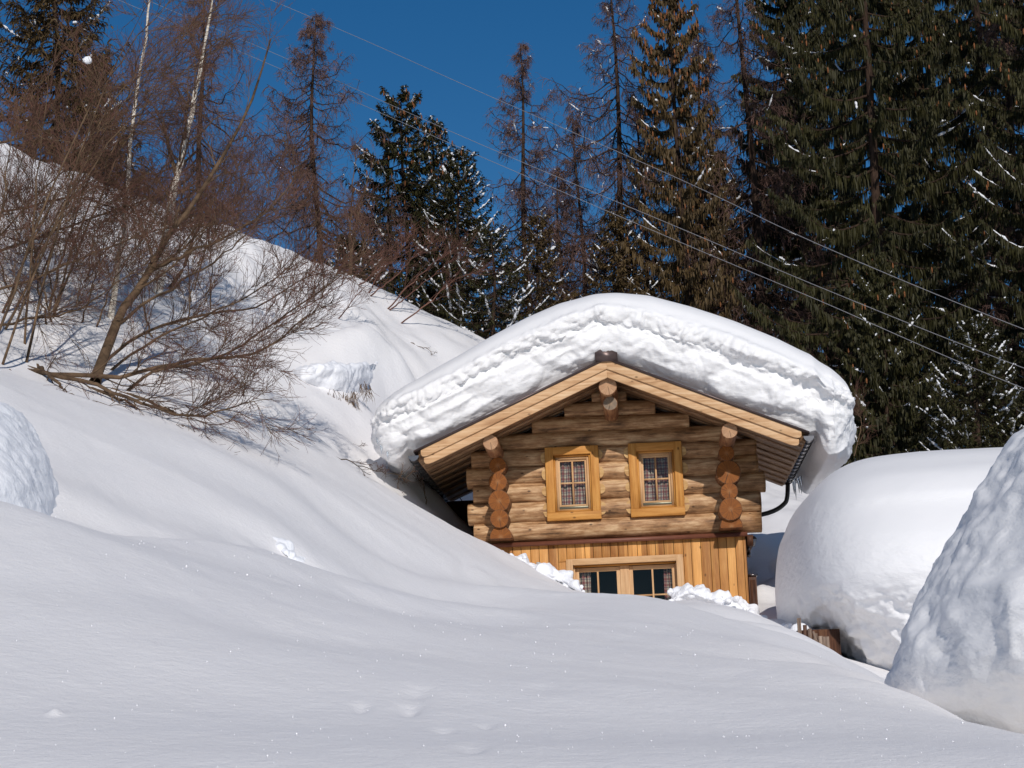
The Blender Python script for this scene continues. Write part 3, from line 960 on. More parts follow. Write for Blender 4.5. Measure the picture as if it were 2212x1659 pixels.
def grid_mesh(name, P, caps=True):
    a, b, _ = P.shape
    V = P.reshape(-1, 3)
    ids = np.arange(a * b).reshape(a, b)
    nx = np.roll(ids, -1, 1)
    Fq = np.stack([ids[:-1], nx[:-1], nx[1:], ids[1:]], -1).reshape(-1, 4)
    if caps:
        c0 = len(V)
        V = np.concatenate([V, P[0].mean(0)[None], P[-1].mean(0)[None]])
        f0 = np.stack([nx[0], ids[0], np.full(b, c0), np.full(b, c0)], -1)
        f1 = np.stack([ids[-1], nx[-1], np.full(b, c0 + 1), np.full(b, c0 + 1)], -1)
        tri = np.concatenate([f0, f1])
        me = bpy.data.meshes.new(name)
        me.from_pydata(V.tolist(), [], Fq.tolist() + [t[:3] for t in tri.tolist()])
        me.polygons.foreach_set('use_smooth', np.ones(len(me.polygons), dtype=bool))
        me.update()
        return me
    return np_mesh(name, V, Fq)

NU, NL = 420, 250
tu = np.linspace(0, 1, NU)
us = -3.30 + 6.95 * (0.5 - 0.5 * np.cos(math.pi * np.clip(tu, 0, 1))) * 0.35 + 6.95 * 0.65 * tu
TOPT = [(-3.30, 1.72), (-3.26, 1.95), (-3.18, 2.10), (-3.0, 2.24), (-2.75, 2.38), (-2.2, 2.68), (-1.6, 3.00), (-1.0, 3.28), (-0.5, 3.47), (0.0, 3.57), (0.35, 3.58), (0.8, 3.53), (1.4, 3.34), (2.0, 3.09), (2.6, 2.80), (3.1, 2.50), (3.4, 2.28), (3.55, 2.10), (3.62, 1.92), (3.65, 1.6)]
BOTT = [(-3.30, 1.62), (-3.26, 1.45), (-3.15, 1.27), (-3.0, 1.16), (-2.88, 1.20), (-2.76, 1.30), (-2.64, 1.27)] + [(u_, roof_top(u_) + 0.015) for u_ in np.linspace(-2.5, 2.8, 40)] + [(2.92, 1.235), (3.06, 1.26), (3.14, 1.02), (3.2, 0.90), (3.34, 0.92), (3.5, 1.02), (3.60, 1.2), (3.65, 1.5)]
zt = smooth_interp(TOPT, us, 0.06)
zb = smooth_interp(BOTT, us, 0.02)
th = zt - zb
loop = []
# closed outline in the depth direction: (fraction of height, depth offset, roughness)
prof = [(0.0, -1.02, .4), (0.07, -1.10, .6), (0.16, -1.22, .9), (0.30, -1.30, 1), (0.45, -1.33, 1), (0.53, -1.42, .95), (0.61, -1.46, .55), (0.68, -1.38, .10), (0.78, -1.24, .05), (0.87, -1.0, .05), (0.94, -0.6, .04), (0.985, 0.0, .04), (1.0, 0.7, .04),
        (1.0, 1.7, .04), (0.97, 2.6, .04), (0.88, 3.3, .1), (0.70, 3.62, .5), (0.4, 3.65, 1), (0.1, 3.5, 1), (0.0, 3.3, .5), (0.0, 1.5, .1), (0.0, 0.0, .1), (0.0, -0.8, .2)]
pr = resample([(a, b, c) for a, b, c in prof] + [prof[0]], 1200)
# respace: dense on the front face
dense = np.where(pr[:, 1] < -0.9, 3.2, 0.8)
seglen = np.r_[0, np.cumsum(np.linalg.norm(np.diff(pr[:, :2] * [1.2, 1.0], axis=0), axis=1) * dense[1:])]
pr = np.stack([np.interp(np.linspace(0, seglen[-1], NL + 1)[:-1], seglen, pr[:, i]) for i in range(3)], 1)
fr, vv, rg = pr[:, 0], pr[:, 1], np.clip(pr[:, 2], 0, 1)
endf = np.minimum(1, np.minimum(us + 3.31, 3.66 - us) / 0.35) ** 0.5
P = np.zeros((NU, NL, 3))
P[:, :, 0] = us[:, None]
P[:, :, 1] = 1.15 + (vv[None, :] - 1.15) * (0.80 + 0.20 * endf[:, None])
P[:, :, 2] = zb[:, None] + fr[None, :] * th[:, None]
N = normals_grid(P)
side_r = np.clip((np.maximum(-2.75 - us, us - 3.15)) / 0.3, 0, 1)
topm = (fr > 0.86)
R_ = np.maximum(rg[None, :] * np.ones((NU, 1)), side_r[:, None] * np.where(fr < 0.75, 1, 0.05)[None, :])
pts = P.reshape(-1, 3)
# shape of the broken face: lumps, strata that follow the roof pitch, ragged lip
strat = pts.copy(); strat[:, 2] += SL * np.abs(pts[:, 0] - UC)
strat = strat * [0.8, 1.0, 2.6]
frr = (fr[None, :] * np.ones((NU, 1))).reshape(-1)
lip = np.exp(-((frr - 0.55) / 0.12) ** 2)
wob = pts + 0.25 * np.stack([fbm(pts * 1.7, 2, 71), fbm(pts * 1.7, 2, 72), fbm(pts * 1.7, 2, 73)], 1)
d1 = 0.15 * fbm(pts * [0.9, 1.0, 1.5], 3, 31)
d2 = 0.055 * billow(strat * 1.25, 3, 41, 0.5)
d3 = 0.075 * (0.55 - worley(wob * [2.6, 2.6, 3.6], 3)) + (0.03 + 0.06 * lip) * (0.5 - worley(wob * [7.5, 7.5, 9], 6)) + (0.012 + .02 * lip) * (0.5 - worley(wob * [19, 19, 21], 8))
d4 = (0.006 + 0.03 * lip) * fbm(pts * 11, 3, 51)
disp = (d1 + d2 + d3 + d4) * R_.reshape(-1) + 0.010 * fbm(pts * 0.9, 2, 61)
# keep the bed flush with the roof where the slab lies on it
nearg = np.clip(1 - np.minimum(np.abs(pts[:, 0] - 2.95), np.abs(pts[:, 0] + 2.68)) / 0.22, 0, 1) * np.clip(1 - (pts[:, 2] - 1.2) / 0.25, 0, 1)
disp = disp * (1 - 0.85 * nearg)
onroof = ((pts[:, 0] > -2.62) & (pts[:, 0] < 2.9) & (fr[None, :] * np.ones((NU, 1)) < 0.06).reshape(-1))
disp[onroof] *= 0.25
Nf = N.reshape(-1, 3)
if (Nf[:, 2] * (fr[None, :] * np.ones((NU, 1)) > 0.99).reshape(-1)).sum() < 0:
    Nf = -Nf
pts = pts + Nf * disp[:, None]
pts[onroof, 2] = np.maximum(pts[onroof, 2], (2.42 - SL * np.abs(pts[onroof, 0] - UC)) + 0.013)
P = pts.reshape(NU, NL, 3)
me = grid_mesh('roof_snow', P)
rs = link('roof_snow', me, None, [M_ROOFSNOW])
rs.matrix_world = CABM
rs.location = (HO[0], HO[1], HO[2]); rs.rotation_euler = (0, 0, -AZ)
tag(rs, 'metre thick slab of snow lying over the log cabin roof with a broken front face', 'roof snow')
# icicles at the right eave
m = Mat('ice'); M_ICE = m.finish((0.75, 0.82, 0.88), 0.08, None, 0, 0.5, **{'Transmission__Weight': 0.7, 'IOR': 1.31})
for (u_, v_, z_, L) in [(2.99, 2.6, 1.02, .30), (3.03, 2.4, 1.0, .20), (2.98, 2.8, 1.0, .16), (3.05, 2.2, 1.0, .24), (3.0, 3.0, 1.0, .12), (-3.20, -1.1, 1.48, .12), (-3.14, -1.15, 1.36, .15), (-3.05, -1.15, 1.25, .12), (-3.24, -0.9, 1.55, .10)]:
    s = Soup(); V_, F_ = capped([(u_, v_, z_ + .05), (u_ + .003, v_, z_ - L * .4), (u_ + .006, v_, z_ - L)], [0.022, 0.013, 0.001], 8)
    s.add(V_, F_); s.build('icicle', M_ICE, rs, smooth=True)

# ------------------------------------------------------------------ generic snow masses
def snow_mass(name, levels, label, cat, mat=M_SNOW_ROUGH, shear=None, nz=180, na=260, expo=3.2, seed=0, rough=1.0, smooth_above=None, amp=(0.12, 0.08, 0.05), zs=1.6, kind=None, front_only=None):
    lv = np.array(levels, float)
    t = np.linspace(0, len(lv) - 1, nz)
    q = resample(lv, nz)
    ang = np.arange(na) * 2 * math.pi / na
    ca, sa = np.cos(ang), np.sin(ang)
    e = 2.0 / expo
    sx = np.sign(ca) * np.abs(ca) ** e
    sy = np.sign(sa) * np.abs(sa) ** e
    P = np.zeros((nz, na, 3))
    cx, cy = (q[:, 1] + q[:, 2]) / 2, (q[:, 3] + q[:, 4]) / 2
    a, b = np.maximum((q[:, 2] - q[:, 1]) / 2, .001), np.maximum((q[:, 4] - q[:, 3]) / 2, .001)
    P[:, :, 0] = cx[:, None] + a[:, None] * sx[None]
    P[:, :, 1] = cy[:, None] + b[:, None] * sy[None]
    P[:, :, 2] = q[:, 0][:, None]
    if shear:
        P[:, :, 0] += shear[0] * (P[:, :, 1] - shear[1])
    N = normals_grid(P)
    c = P.mean((0, 1))
    if ((P - c) * N).sum() < 0:
        N = -N
    pts = P.reshape(-1, 3)
    if smooth_above is None:
        R_ = np.ones(len(pts))
    else:
        edge = 0.10 * fbm(pts * [1.5, 1.5, 0.5], 3, seed + 2)
        R_ = np.clip((smooth_above - pts[:, 2] + edge) / 0.18, 0.03, 1)
    d = amp[0] * fbm(pts * [.9, .9, .9 * zs], 3, seed) + amp[1] * billow(pts * [1.5, 1.5, 1.5 * zs], 4, seed + 7, .55) + amp[2] * (0.55 - worley(pts * [4.2, 4.2, 5.5], seed + 3)) + amp[2] * .5 * (0.5 - worley(pts * [10, 10, 12], seed + 4)) + 0.012 * fbm(pts * 13, 3, seed + 5)
    pts = pts + N.reshape(-1, 3) * (d * R_ * rough + 0.012 * fbm(pts * 0.8, 2, seed + 9))[:, None]
    me = grid_mesh(name, pts.reshape(nz, na, 3))
    o = link(name, me, None, [mat])
    return tag(o, label, cat, kind=kind)

def xz(px, py, d):
    p = spot(px, py, d)
    return p[0], p[2]

# second hut, buried up to the eaves: snow load, eave, gutter, walls
D2 = 23.0
def X2(px, py=1200, d=25.2): return spot(px + 14, py, d)[0]
def Z2(py, px=1800, d=D2): return spot(px, py, d)[2]
lev = [(Z2(1452), X2(1845), 9.0, 22.9, 28.0), (Z2(1440), X2(1815), 9.0, 22.75, 28.2), (Z2(1400), X2(1785), 9.1, 22.6, 28.5), (Z2(1340), X2(1745), 9.2, 22.55, 28.8), (Z2(1290), X2(1702), 9.2, 22.35, 29), (Z2(1240), X2(1693), 9.2, 22.25, 29), (Z2(1170), X2(1698), 9.2, 22.4, 29), (Z2(1100), X2(1712), 9.1, 22.75, 29),
       (Z2(1078, d=23.6), X2(1726), 9.0, 22.9, 28.9), (Z2(1047, d=24.0), X2(1746), 9.0, 23.2, 28.9), (Z2(1026, d=24.4), X2(1770), 8.9, 23.6, 28.8), (Z2(1009, d=25.0), X2(1806), 8.8, 24.1, 28.6), (Z2(1000, d=25.6), X2(1860), 8.5, 24.8, 28.3), (Z2(997, d=26), X2(1970), 7.6, 25.6, 27.6)]
sn2 = snow_mass('roof_snow', lev, 'huge rounded snow load on the low hut right of the cabin', 'roof snow', M_ROOFSNOW, seed=4, smooth_above=Z2(1262), amp=(0.08, 0.08, 0.065), nz=220, na=460, expo=4.0)

hut = empty('buried_hut', (X2(1990), 25.3, Z2(1600)))
tag(hut, 'low dark wooden hut right of the cabin, buried to its gutter in snow', 'hut')
hz = hut.location.z
def hb(name, x0, x1, y0, y1, z0, z1, mat, bevel=0.0):
    s = Soup(); s.box(x0 - hut.location.x, x1 - hut.location.x, y0 - 25.3, y1 - 25.3, z0 - hz, z1 - hz)
    return s.build(name, mat, hut, bevel=bevel)
EZ = Z2(1462, 1920)
hb('wall', X2(1800), 8.8, 23.3, 28.3, hz - 0.8, EZ - 0.05, M_DARKWOOD)
hb('roof', X2(1800) - .05, 9.0, 22.95, 28.4, EZ - 0.04, EZ + 0.02, M_SHEET)
s = Soup()
V_, F_ = capped([(X2(1815) - hut.location.x, 22.88 - 25.3, EZ - 0.035 - hz), (8.8 - hut.location.x, 22.88 - 25.3, EZ + 0.0 - hz)], 0.045, 12)
s.add(V_, F_); s.build('gutter', M_METAL, hut, smooth=True)
# boards on its gable end
rr = random.Random(5)
x = X2(1722)
bx = 1718
for i, (pl, pt, pb, m_) in enumerate([(1722, 1335, 1385, M_GREYWOOD), (1735, 1350, 1400, M_DARKWOOD), (1745, 1358, 1400, M_GREYWOOD), (1757, 1368, 1402, M_GREYWOOD), (1768, 1374, 1402, M_GREYWOOD)]):
    a = spot(pl, pt, 23.6 - i * .06); b = spot(pl + 11, pb, 23.6 - i * .06)
    s = Soup(); s.box(a[0] - hut.location.x, b[0] - hut.location.x, 23.6 - i * .06 - 25.3, 23.64 - i * .06 - 25.3, b[2] - 0.6 - hz, a[2] - hz)
    s.build('wall_board', m_, hut, bevel=0.003)
a = spot(1720, 1300, 23.7); b = spot(1810, 1300, 23.7)
hb('gable_wall', a[0], b[0], 23.72, 28.2, hz - 0.8, spot(1760, 1360, 23.7)[2], M_DARKWOOD)
# grey boards leaning by the hut
for px, py0, py1, wd, m_, lean, lab in [(1786, 1375, 1412, .07, M_GREYWOOD, 0.0, 'wide grey weathered board standing upright in the gap beside the buried hut'),
                                        (1770, 1362, 1410, .022, M_GREYWOOD, -0.28, 'thin pale lath leaning across the boards beside the buried hut')]:
    a = spot(px, py0, 22.6); b = spot(px, py1, 22.6)
    s = Soup(); s.box(-wd / 2, wd / 2, -0.012, 0.012, -0.5, a[2] - b[2])
    o = s.build('loose_board', m_, None, bevel=0.002)
    o.location = (b[0], 22.6 if wd > .05 else 22.5, b[2]); o.rotation_euler = (0, lean, 0)
    tag(o, lab, 'board')

# near right: snow hanging from a roof beside the view point
D3 = 9.3
def X3(px, py=1300, d=12.0): return spot(px + 32, py, d)[0]
def Z3(py, px=2050, d=10.6): return spot(px, py - 22, d)[2]
lev = [(Z3(1800), X3(2290), 8.0, 11.2, 13.6), (Z3(1700), X3(2180), 8.0, 11.1, 13.6), (Z3(1630), X3(2090), 8.0, 10.9, 13.6), (Z3(1570), X3(2020), 8.0, 10.6, 13.6), (Z3(1500), X3(1972), 8.0, 10.2, 13.6), (Z3(1430), X3(1952), 8.0, 9.8, 13.6), (Z3(1350), X3(1960), 8.0, 9.4, 13.6), (Z3(1250), X3(1996), 8.0, 9.0, 13.6), (Z3(1150), X3(2038), 8.0, 8.6, 13.6),
       (Z3(1050), X3(2088), 8.0, 8.3, 13.6), (Z3(960), X3(2148), 8.0, 8.2, 13.6), (Z3(890), X3(2212), 8.0, 8.3, 13.6), (Z3(830), X3(2300), 7.9, 8.7, 13.4), (Z3(790), X3(2420), 7.4, 9.5, 12.8), (Z3(780), 4.2, 4.8, 11.0, 11.8)]
sn3 = snow_mass('roof_snow', lev, 'massive overhanging snow block at the right edge, nearest of the snow loads', 'roof snow', M_ROOFSNOW, seed=14, amp=(0.10, 0.06, 0.022), nz=240, na=520, expo=2.9, zs=1.2, shear=(-0.30, 12.0))
sn3['label'] = 'massive grey overhanging snow block at the right edge, in front of the buried hut'
st = empty('snowed_in_shed', (5.2, 11.9, gz(5.2, 11.9)))
tag(st, 'dark shed roof edge beneath the overhanging snow block at the right edge', 'shed')
s = Soup(); s.box(-1.2, 1.6, -0.6, 1.1, -1.5, Z3(1630) - st.location.z); s.build('wall', M_DARKWOOD, st)
s = Soup(); s.box(-1.5, 1.7, -0.9, 1.2, Z3(1630) - st.location.z + .01, Z3(1630) - st.location.z + .06); s.build('roof', M_SHEET, st)

# left edge: cut block of ploughed snow
lev = []
for py, pr_, yf in [(1135, 122, 14.0), (1110, 112, 13.9), (1060, 104, 14.0), (1000, 84, 14.3), (940, 62, 14.6), (890, 30, 14.9), (850, 6, 15.2), (820, -25, 15.5), (800, -90, 15.9)]:
    lev.append((spot(pr_, py, 15.0)[2], -5.9, spot(pr_, py, 15.6)[0], yf, 17.2))
snow_mass('snow_block', lev, 'tall cut block of ploughed snow at the left edge of the slope', 'snow block', M_SNOW_ROUGH, seed=24, amp=(0.05, 0.035, 0.02), expo=2.6, nz=120, na=240)

# cornices on the far slope with hollow underneath
def cornice(pts, d, thick, depth, seed, label):
    """a lip of snow following a polyline of (px, py) at distance d"""
    P = np.array([spot(px, py, dd) for px, py, dd in pts])
    n = 260; m = 110
    path = resample(P, n)
    ang = np.arange(m) * 2 * math.pi / m
    G = np.zeros((n, m, 3))
    tap = np.sin(np.linspace(0.02, math.pi - 0.02, n)) ** 0.6
    for i in range(n):
        G[i, :, 0] = path[i, 0]
        G[i, :, 1] = path[i, 1] + depth * tap[i] * np.cos(ang) + depth * 0.75
        G[i, :, 2] = path[i, 2] + thick * tap[i] * np.sin(ang) * np.where(np.sin(ang) > 0, 0.55, 1)
    N = normals_grid(G)
    c = G.mean((0, 1))
    if ((G - c) * N).sum() < 0: N = -N
    q = G.reshape(-1, 3)
    qw = q + 0.22 * np.stack([fbm(q * 1.9, 3, 5), fbm(q * 1.9, 3, 6), fbm(q * 1.9, 3, 7)], 1)
    dd = 0.07 * fbm(q * 1.3, 3, seed) + 0.09 * (0.5 - worley(qw * [2.4, 2.4, 3.2], seed)) + 0.045 * (0.5 - worley(qw * 6.5, seed + 1)) + 0.02 * fbm(q * 9, 3, seed + 2)
    q = q + N.reshape(-1, 3) * dd[:, None]
    o = link('snow_cornice', grid_mesh('snow_cornice', q.reshape(n, m, 3)), None, [M_SNOW_ROUGH])
    tag(o, label, 'snow cornice')
cornice([(608, 815, 32.0), (650, 800, 31.6), (700, 805, 31.9), (750, 808, 32.3), (790, 795, 33.0), (815, 775, 34.0)], 32, 0.44, 0.9, 3, 'broken overhanging snow lip above the hollow left of the cabin roof')

# heaps of broken clods under the cabin window
def clod_heap(name, spots, size, count, seed, label, spread=0.22, mound=0.28):
    r = np.random.default_rng(seed)
    P = np.array([spot(*q) for q in spots])
    path = resample(P, 60)
    Vs, Fs, n0 = [], [], 0
    # icosphere template
    bpyme = bpy.data.meshes.new('tmp')
    import bmesh
    bm = bmesh.new(); bmesh.ops.create_icosphere(bm, subdivisions=3, radius=1.0)
    tv = np.array([v.co[:] for v in bm.verts]); tf = np.array([[v.index for v in f.verts] for f in bm.faces]); bm.free()
    bpy.data.meshes.remove(bpyme)
    # the bank the clods lie on
    n, m_ = 300, 90
    bank = resample(P, n); ang = np.arange(m_) * 2 * math.pi / m_
    tap = np.sin(np.linspace(0.03, math.pi - 0.03, n)) ** 0.5
    G = np.zeros((n, m_, 3))
    G[:, :, 0] = bank[:, 0:1]; G[:, :, 1] = bank[:, 1:2] + spread * 1.2 * tap[:, None] * np.cos(ang)[None]
    G[:, :, 2] = bank[:, 2:3] - mound * .50 + mound * .5 * tap[:, None] * np.sin(ang)[None]
    N = normals_grid(G)
    if ((G - G.mean(1, keepdims=True)) * N).sum() < 0: N = -N
    q = G.reshape(-1, 3)
    q = q + N.reshape(-1, 3) * (0.20 * (0.55 - worley((q + .12 * np.stack([fbm(q * 3, 2, 1), fbm(q * 3, 2, 2), fbm(q * 3, 2, 3)], 1)) * 3.6, seed)) + 0.075 * (0.5 - worley(q * 8.5, seed + 1)) + 0.05 * fbm(q * 3.5, 3, seed))[:, None]
    ids = np.arange(n * m_).reshape(n, m_); nx = np.roll(ids, -1, 1)
    Fq = np.stack([ids[:-1], nx[:-1], nx[1:], ids[1:]], -1).reshape(-1, 4)
    Vs.append(q); Fs.append(np.concatenate([Fq[:, [0, 1, 2]], Fq[:, [0, 2, 3]]])); n0 = len(q)
    for i in range(count):
        t = r.integers(0, 60)
        c = path[t] + np.array([r.normal(0, spread * .5), r.normal(0, spread), 0])
        rad = size * r.uniform(0.25, 1.0) * (1.0 if i > count * .10 else 1.6)
        c[2] = path[t][2] - mound * .12 - abs(r.normal(0, mound * .4)) - rad * .85
        sc = rad * r.uniform(0.7, 1.2, 3)
        v = tv * sc
        v = v * (1 + 0.45 * fbm(tv * 1.1 + i * 3.7, 3, seed) - 0.35 * (worley(tv * 1.1 + i * 2.3, seed) - 0.5))[:, None]
        Vs.append(v + c); Fs.append(tf + n0); n0 += len(tv)
    me = np_mesh(name, np.concatenate(Vs), np.concatenate(Fs))
    return tag(link(name, me, None, [M_SNOW_ROUGH]), label, 'snow heap', 'heaps of broken snow below the cabin')
clod_heap('snow_heap', [(1075, 1178, 28.6), (1130, 1203, 28.5), (1180, 1220, 28.3), (1220, 1238, 28.2), (1266, 1266, 28.0)], 0.05, 26, 3, 'ridge of shovelled snow clods running down to the left side of the lower window')
clod_heap('snow_heap', [(1438, 1284, 27.6), (1475, 1262, 27.8), (1520, 1274, 27.8), (1570, 1290, 27.7), (1620, 1306, 27.5), (1670, 1335, 27.2)], 0.055, 28, 5, 'bank of shovelled snow clods below the right corner of the plank wall', 0.26)
clod_heap('snow_heap', [(1690, 1330, 25.5), (1715, 1345, 25.0), (1745, 1400, 23.0), (1790, 1420, 22.3), (1800, 1440, 21.6)], 0.04, 12, 6, 'dirty snow clods in the gap beside the buried hut', 0.2)
clod_heap('snow_heap', [(585, 1166, 18.6), (615, 1185, 18.5), (645, 1210, 18.5), (675, 1232, 18.7), (705, 1250, 18.9)], 0.022, 40, 8, 'crumbled patch of crust in the trough of the smooth slope', 0.16, 0.11)

# ------------------------------------------------------------------ trees
def unit(v):
    return v / (np.linalg.norm(v, axis=-1, keepdims=True) + 1e-9)

def spawn(P, Rr, m, L, angle, up, k=6, wander=0.12, tmin=0.15, tmax=1.0, lpow=0.6, rfrac=0.55, rmin=0.002, r=rng, taper=0.25, down=0.0, horiz=None):
    """children on each parent curve. returns (curves, radii)"""
    n, kk, _ = P.shape
    N = n * m
    par = np.repeat(np.arange(n), m)
    t = r.uniform(tmin, tmax, N)
    f = t * (kk - 1)
    i = np.minimum(f.astype(int), kk - 2)
    w = (f - i)[:, None]
    o = P[par, i] * (1 - w) + P[par, i + 1] * w
    tan = unit(P[par, i + 1] - P[par, i])
    rp = Rr[par, i] * (1 - w[:, 0]) + Rr[par, i + 1] * w[:, 0]
    rnd = unit(r.normal(size=(N, 3)))
    if horiz is not None:
        rnd[:, 2] *= horiz
        rnd = unit(rnd)
    perp = unit(rnd - (rnd * tan).sum(1, keepdims=True) * tan)
    a = r.uniform(angle[0], angle[1], N)[:, None]
    d = unit(tan * np.cos(a) + perp * np.sin(a) + np.array([0, 0, up]) * 0.5)
    ln = r.uniform(L[0], L[1], N) * (1 - 0.75 * t) ** lpow * 1.0
    C = np.zeros((N, k, 3)); C[:, 0] = o
    step = (ln / (k - 1))[:, None]
    for j in range(1, k):
        d = unit(d + r.normal(size=(N, 3)) * wander + np.array([0, 0, up * 0.25 - down * j / k]))
        C[:, j] = C[:, j - 1] + d * step
    r0 = np.maximum(rp * rfrac, rmin)
    Rc = r0[:, None] * np.linspace(1, taper, k)[None]
    return C, np.maximum(Rc, rmin * 0.6)

def add_tubes(s, P, R, sides=3):
    V, Fq = tubes(P, R, sides)
    s.add(V, Fq)

def lumps_on(curves, radii, frac, size, r, k0=0.3, run=(0.15, 0.35)):
    """snow caught on top of branches: short lumpy rolls"""
    n, k, _ = curves.shape
    pick = np.where(r.random(n) < frac)[0]
    if len(pick) == 0:
        pick = np.array([0])
    C = curves[pick]
    t0 = r.uniform(k0, 0.75, len(pick)); t1 = np.minimum(1, t0 + r.uniform(run[0], run[1], len(pick)))
    kk = 14
    Q = np.zeros((len(pick), kk, 3))
    for j in range(kk):
        t = t0 + (t1 - t0) * j / (kk - 1)
        f = t * (k - 1); i = np.minimum(f.astype(int), k - 2); w = (f - i)[:, None]
        Q[:, j] = C[np.arange(len(pick)), i] * (1 - w) + C[np.arange(len(pick)), i + 1] * w
    sz = size * r.uniform(0.5, 1.3, (len(pick), 1)) * (np.sin(np.linspace(0.12, math.pi - 0.12, kk)) ** 0.5)[None] * r.uniform(0.15, 1.5, (len(pick), kk))
    Q[:, :, 2] += sz * 0.6
    return Q, sz

def spruce(name, x, y, top_z, rad, seed, label, group=None, nb=110, base_z=None, droop=0.35, strand=(0.2, 0.55), dens=150, snow=0.10, cones=0, needle=M_NEEDLE, low=0.08, lean=0.0, shape=0.8, open_=0.0, zvis=None, width=0.018, snow_size=0.036, curtain=False):
    r = np.random.default_rng(seed)
    bz = gz(x, y) - 0.3 if base_z is None else base_z
    H = top_z - bz
    root = empty(name, (x, y, bz))
    tag(root, label, 'tree', group)
    k = 14
    tz = np.linspace(0, 1, k)
    tr = np.stack([lean * H * tz ** 1.5 + 0.05 * np.sin(tz * 6 + seed), 0.04 * np.sin(tz * 5 + seed * 2), tz * H], 1)
    R0 = 0.0075 * H + 0.02
    s = Soup(); add_tubes(s, tr[None], (R0 * (1 - tz) ** 0.8 + 0.012)[None], 10)
    s.build('trunk', M_BARK, root, smooth=True)
    # whorled main branches
    tt_ = low + (1 - low) * (np.arange(nb) + r.uniform(-.4, .4, nb)) / nb
    tt_ = np.clip(tt_, 0.02, 0.992)
    if zvis is not None:          # keep the branches that matter, thin below what the snow hides
        keep = (tt_ * H + bz > zvis) | (r.random(nb) < 0.3)
        tt_ = tt_[keep]
    nb = len(tt_)
    L = rad * (1 - tt_) ** shape * r.uniform(0.72, 1.12, nb) + 0.18
    a = np.arange(nb) * 2.399 + r.uniform(-.3, .3, nb)
    kb = 9
    sb = np.linspace(0, 1, kb)
    rise = r.uniform(0.0, 0.25, nb) - droop * (1 - tt_) + 0.35 * np.clip(tt_ - 0.75, 0, 1) * 4
    org = np.stack([np.interp(tt_, tz, tr[:, 0]), np.interp(tt_, tz, tr[:, 1]), tt_ * H], 1)
    B = np.zeros((nb, kb, 3))
    for j, q in enumerate(sb):
        rr_ = L * q
        B[:, j, 0] = org[:, 0] + np.cos(a + 0.15 * q * np.sin(seed + a * 3)) * rr_
        B[:, j, 1] = org[:, 1] + np.sin(a + 0.15 * q * np.sin(seed + a * 3)) * rr_
        B[:, j, 2] = org[:, 2] + L * (rise * q + 0.28 * (q ** 3) - 0.12 * math.sin(q * math.pi))
    BR = (0.010 + 0.010 * L)[:, None] * np.linspace(1, 0.25, kb)[None]
    s = Soup(); add_tubes(s, B, BR, 4)
    # side shoots
    m = 13
    C, CR = spawn(B, BR, m, (0.22, 0.42), (0.5, 1.05), 0.0, k=5, wander=0.08, tmin=0.18, tmax=0.98, lpow=0.3, rfrac=0.5, rmin=0.004, r=r, horiz=0.25, down=0.12)
    scale = np.repeat(np.clip(L / 1.6, 0.35, 1.5), m)[:, None, None]
    C = C[:, :1] + (C - C[:, :1]) * scale * 1.35
    add_tubes(s, C, CR, 3)
    s.build('branches', M_BARK, root, smooth=True)
    # foliage: hanging branchlets from limbs and shoots
    leaf = Soup()
    allc = [(B, int(dens * 0.42)), (C, max(3, int(dens * 0.58 / m)))]
    for curves, cnt in allc:
        n_, kk, _ = curves.shape
        N_ = n_ * cnt
        par = np.repeat(np.arange(n_), cnt)
        t = r.uniform((0.08 if curtain else 0.22) if cnt > 20 else 0.0, 1.0, N_)
        f = t * (kk - 1); i = np.minimum(f.astype(int), kk - 2); w = (f - i)[:, None]
        o = curves[par, i] * (1 - w) + curves[par, i + 1] * w
        tan = unit(curves[par, i + 1] - curves[par, i])
        ln = r.uniform(*strand, N_) * np.clip(np.repeat(np.linalg.norm(curves[:, -1] - curves[:, 0], axis=1), cnt) * 0.6, 0.35, 1.1) * (1.1 - 0.5 * t)
        side = unit(np.cross(tan, [0, 0, 1.0])) * r.choice([-1, 1], N_)[:, None]
        d0 = unit(tan * 0.55 + side * r.uniform(0.1, 0.9, N_)[:, None] + r.normal(size=(N_, 3)) * 0.22 + np.array([0, 0, 0.05]))
        if curtain:
            d0 = unit(tan * 0.25 + side * r.uniform(0.0, 0.45, N_)[:, None] + r.normal(size=(N_, 3)) * 0.12 + np.array([0, 0, -0.55]))
        K = 3
        Q = np.zeros((N_, K, 3)); Q[:, 0] = o + r.normal(size=(N_, 3)) * 0.015
        d = d0
        hang = r.uniform(0.7, 1.4, N_)[:, None] if curtain else r.uniform(0.25, 1.0, N_)[:, None]
        for j in range(1, K):
            d = unit(d + np.array([0, 0, -1.0]) * hang * 1.1)
            Q[:, j] = Q[:, j - 1] + d * (ln / (K - 1))[:, None]
        wv = unit(r.normal(size=(N_, 3)) * [1, 1, 0.3])
        W_ = (width * r.uniform(0.6, 1.4, N_))[:, None] * np.array([0.8, 1.0, 0.12])[None]
        V, Fq = ribbons(Q, W_, wv)
        leaf.add(V, Fq)
    leaf.build('crown', needle, root, smooth=False)
    if snow > 0:
        sn = Soup()
        Q, sz = lumps_on(C, CR, snow, snow_size * .62, r, 0.1, (.2, .5)); V, Fq = tubes(Q, sz, 5, 1.0); sn.add(V, Fq)
        Q, sz = lumps_on(B, BR, min(1, snow * 6), snow_size * .8, r, 0.35, (.3, .6)); V, Fq = tubes(Q, sz, 5, 1.0); sn.add(V, Fq)
        sn.build('branch_snow', M_TREESNOW, root, smooth=True)
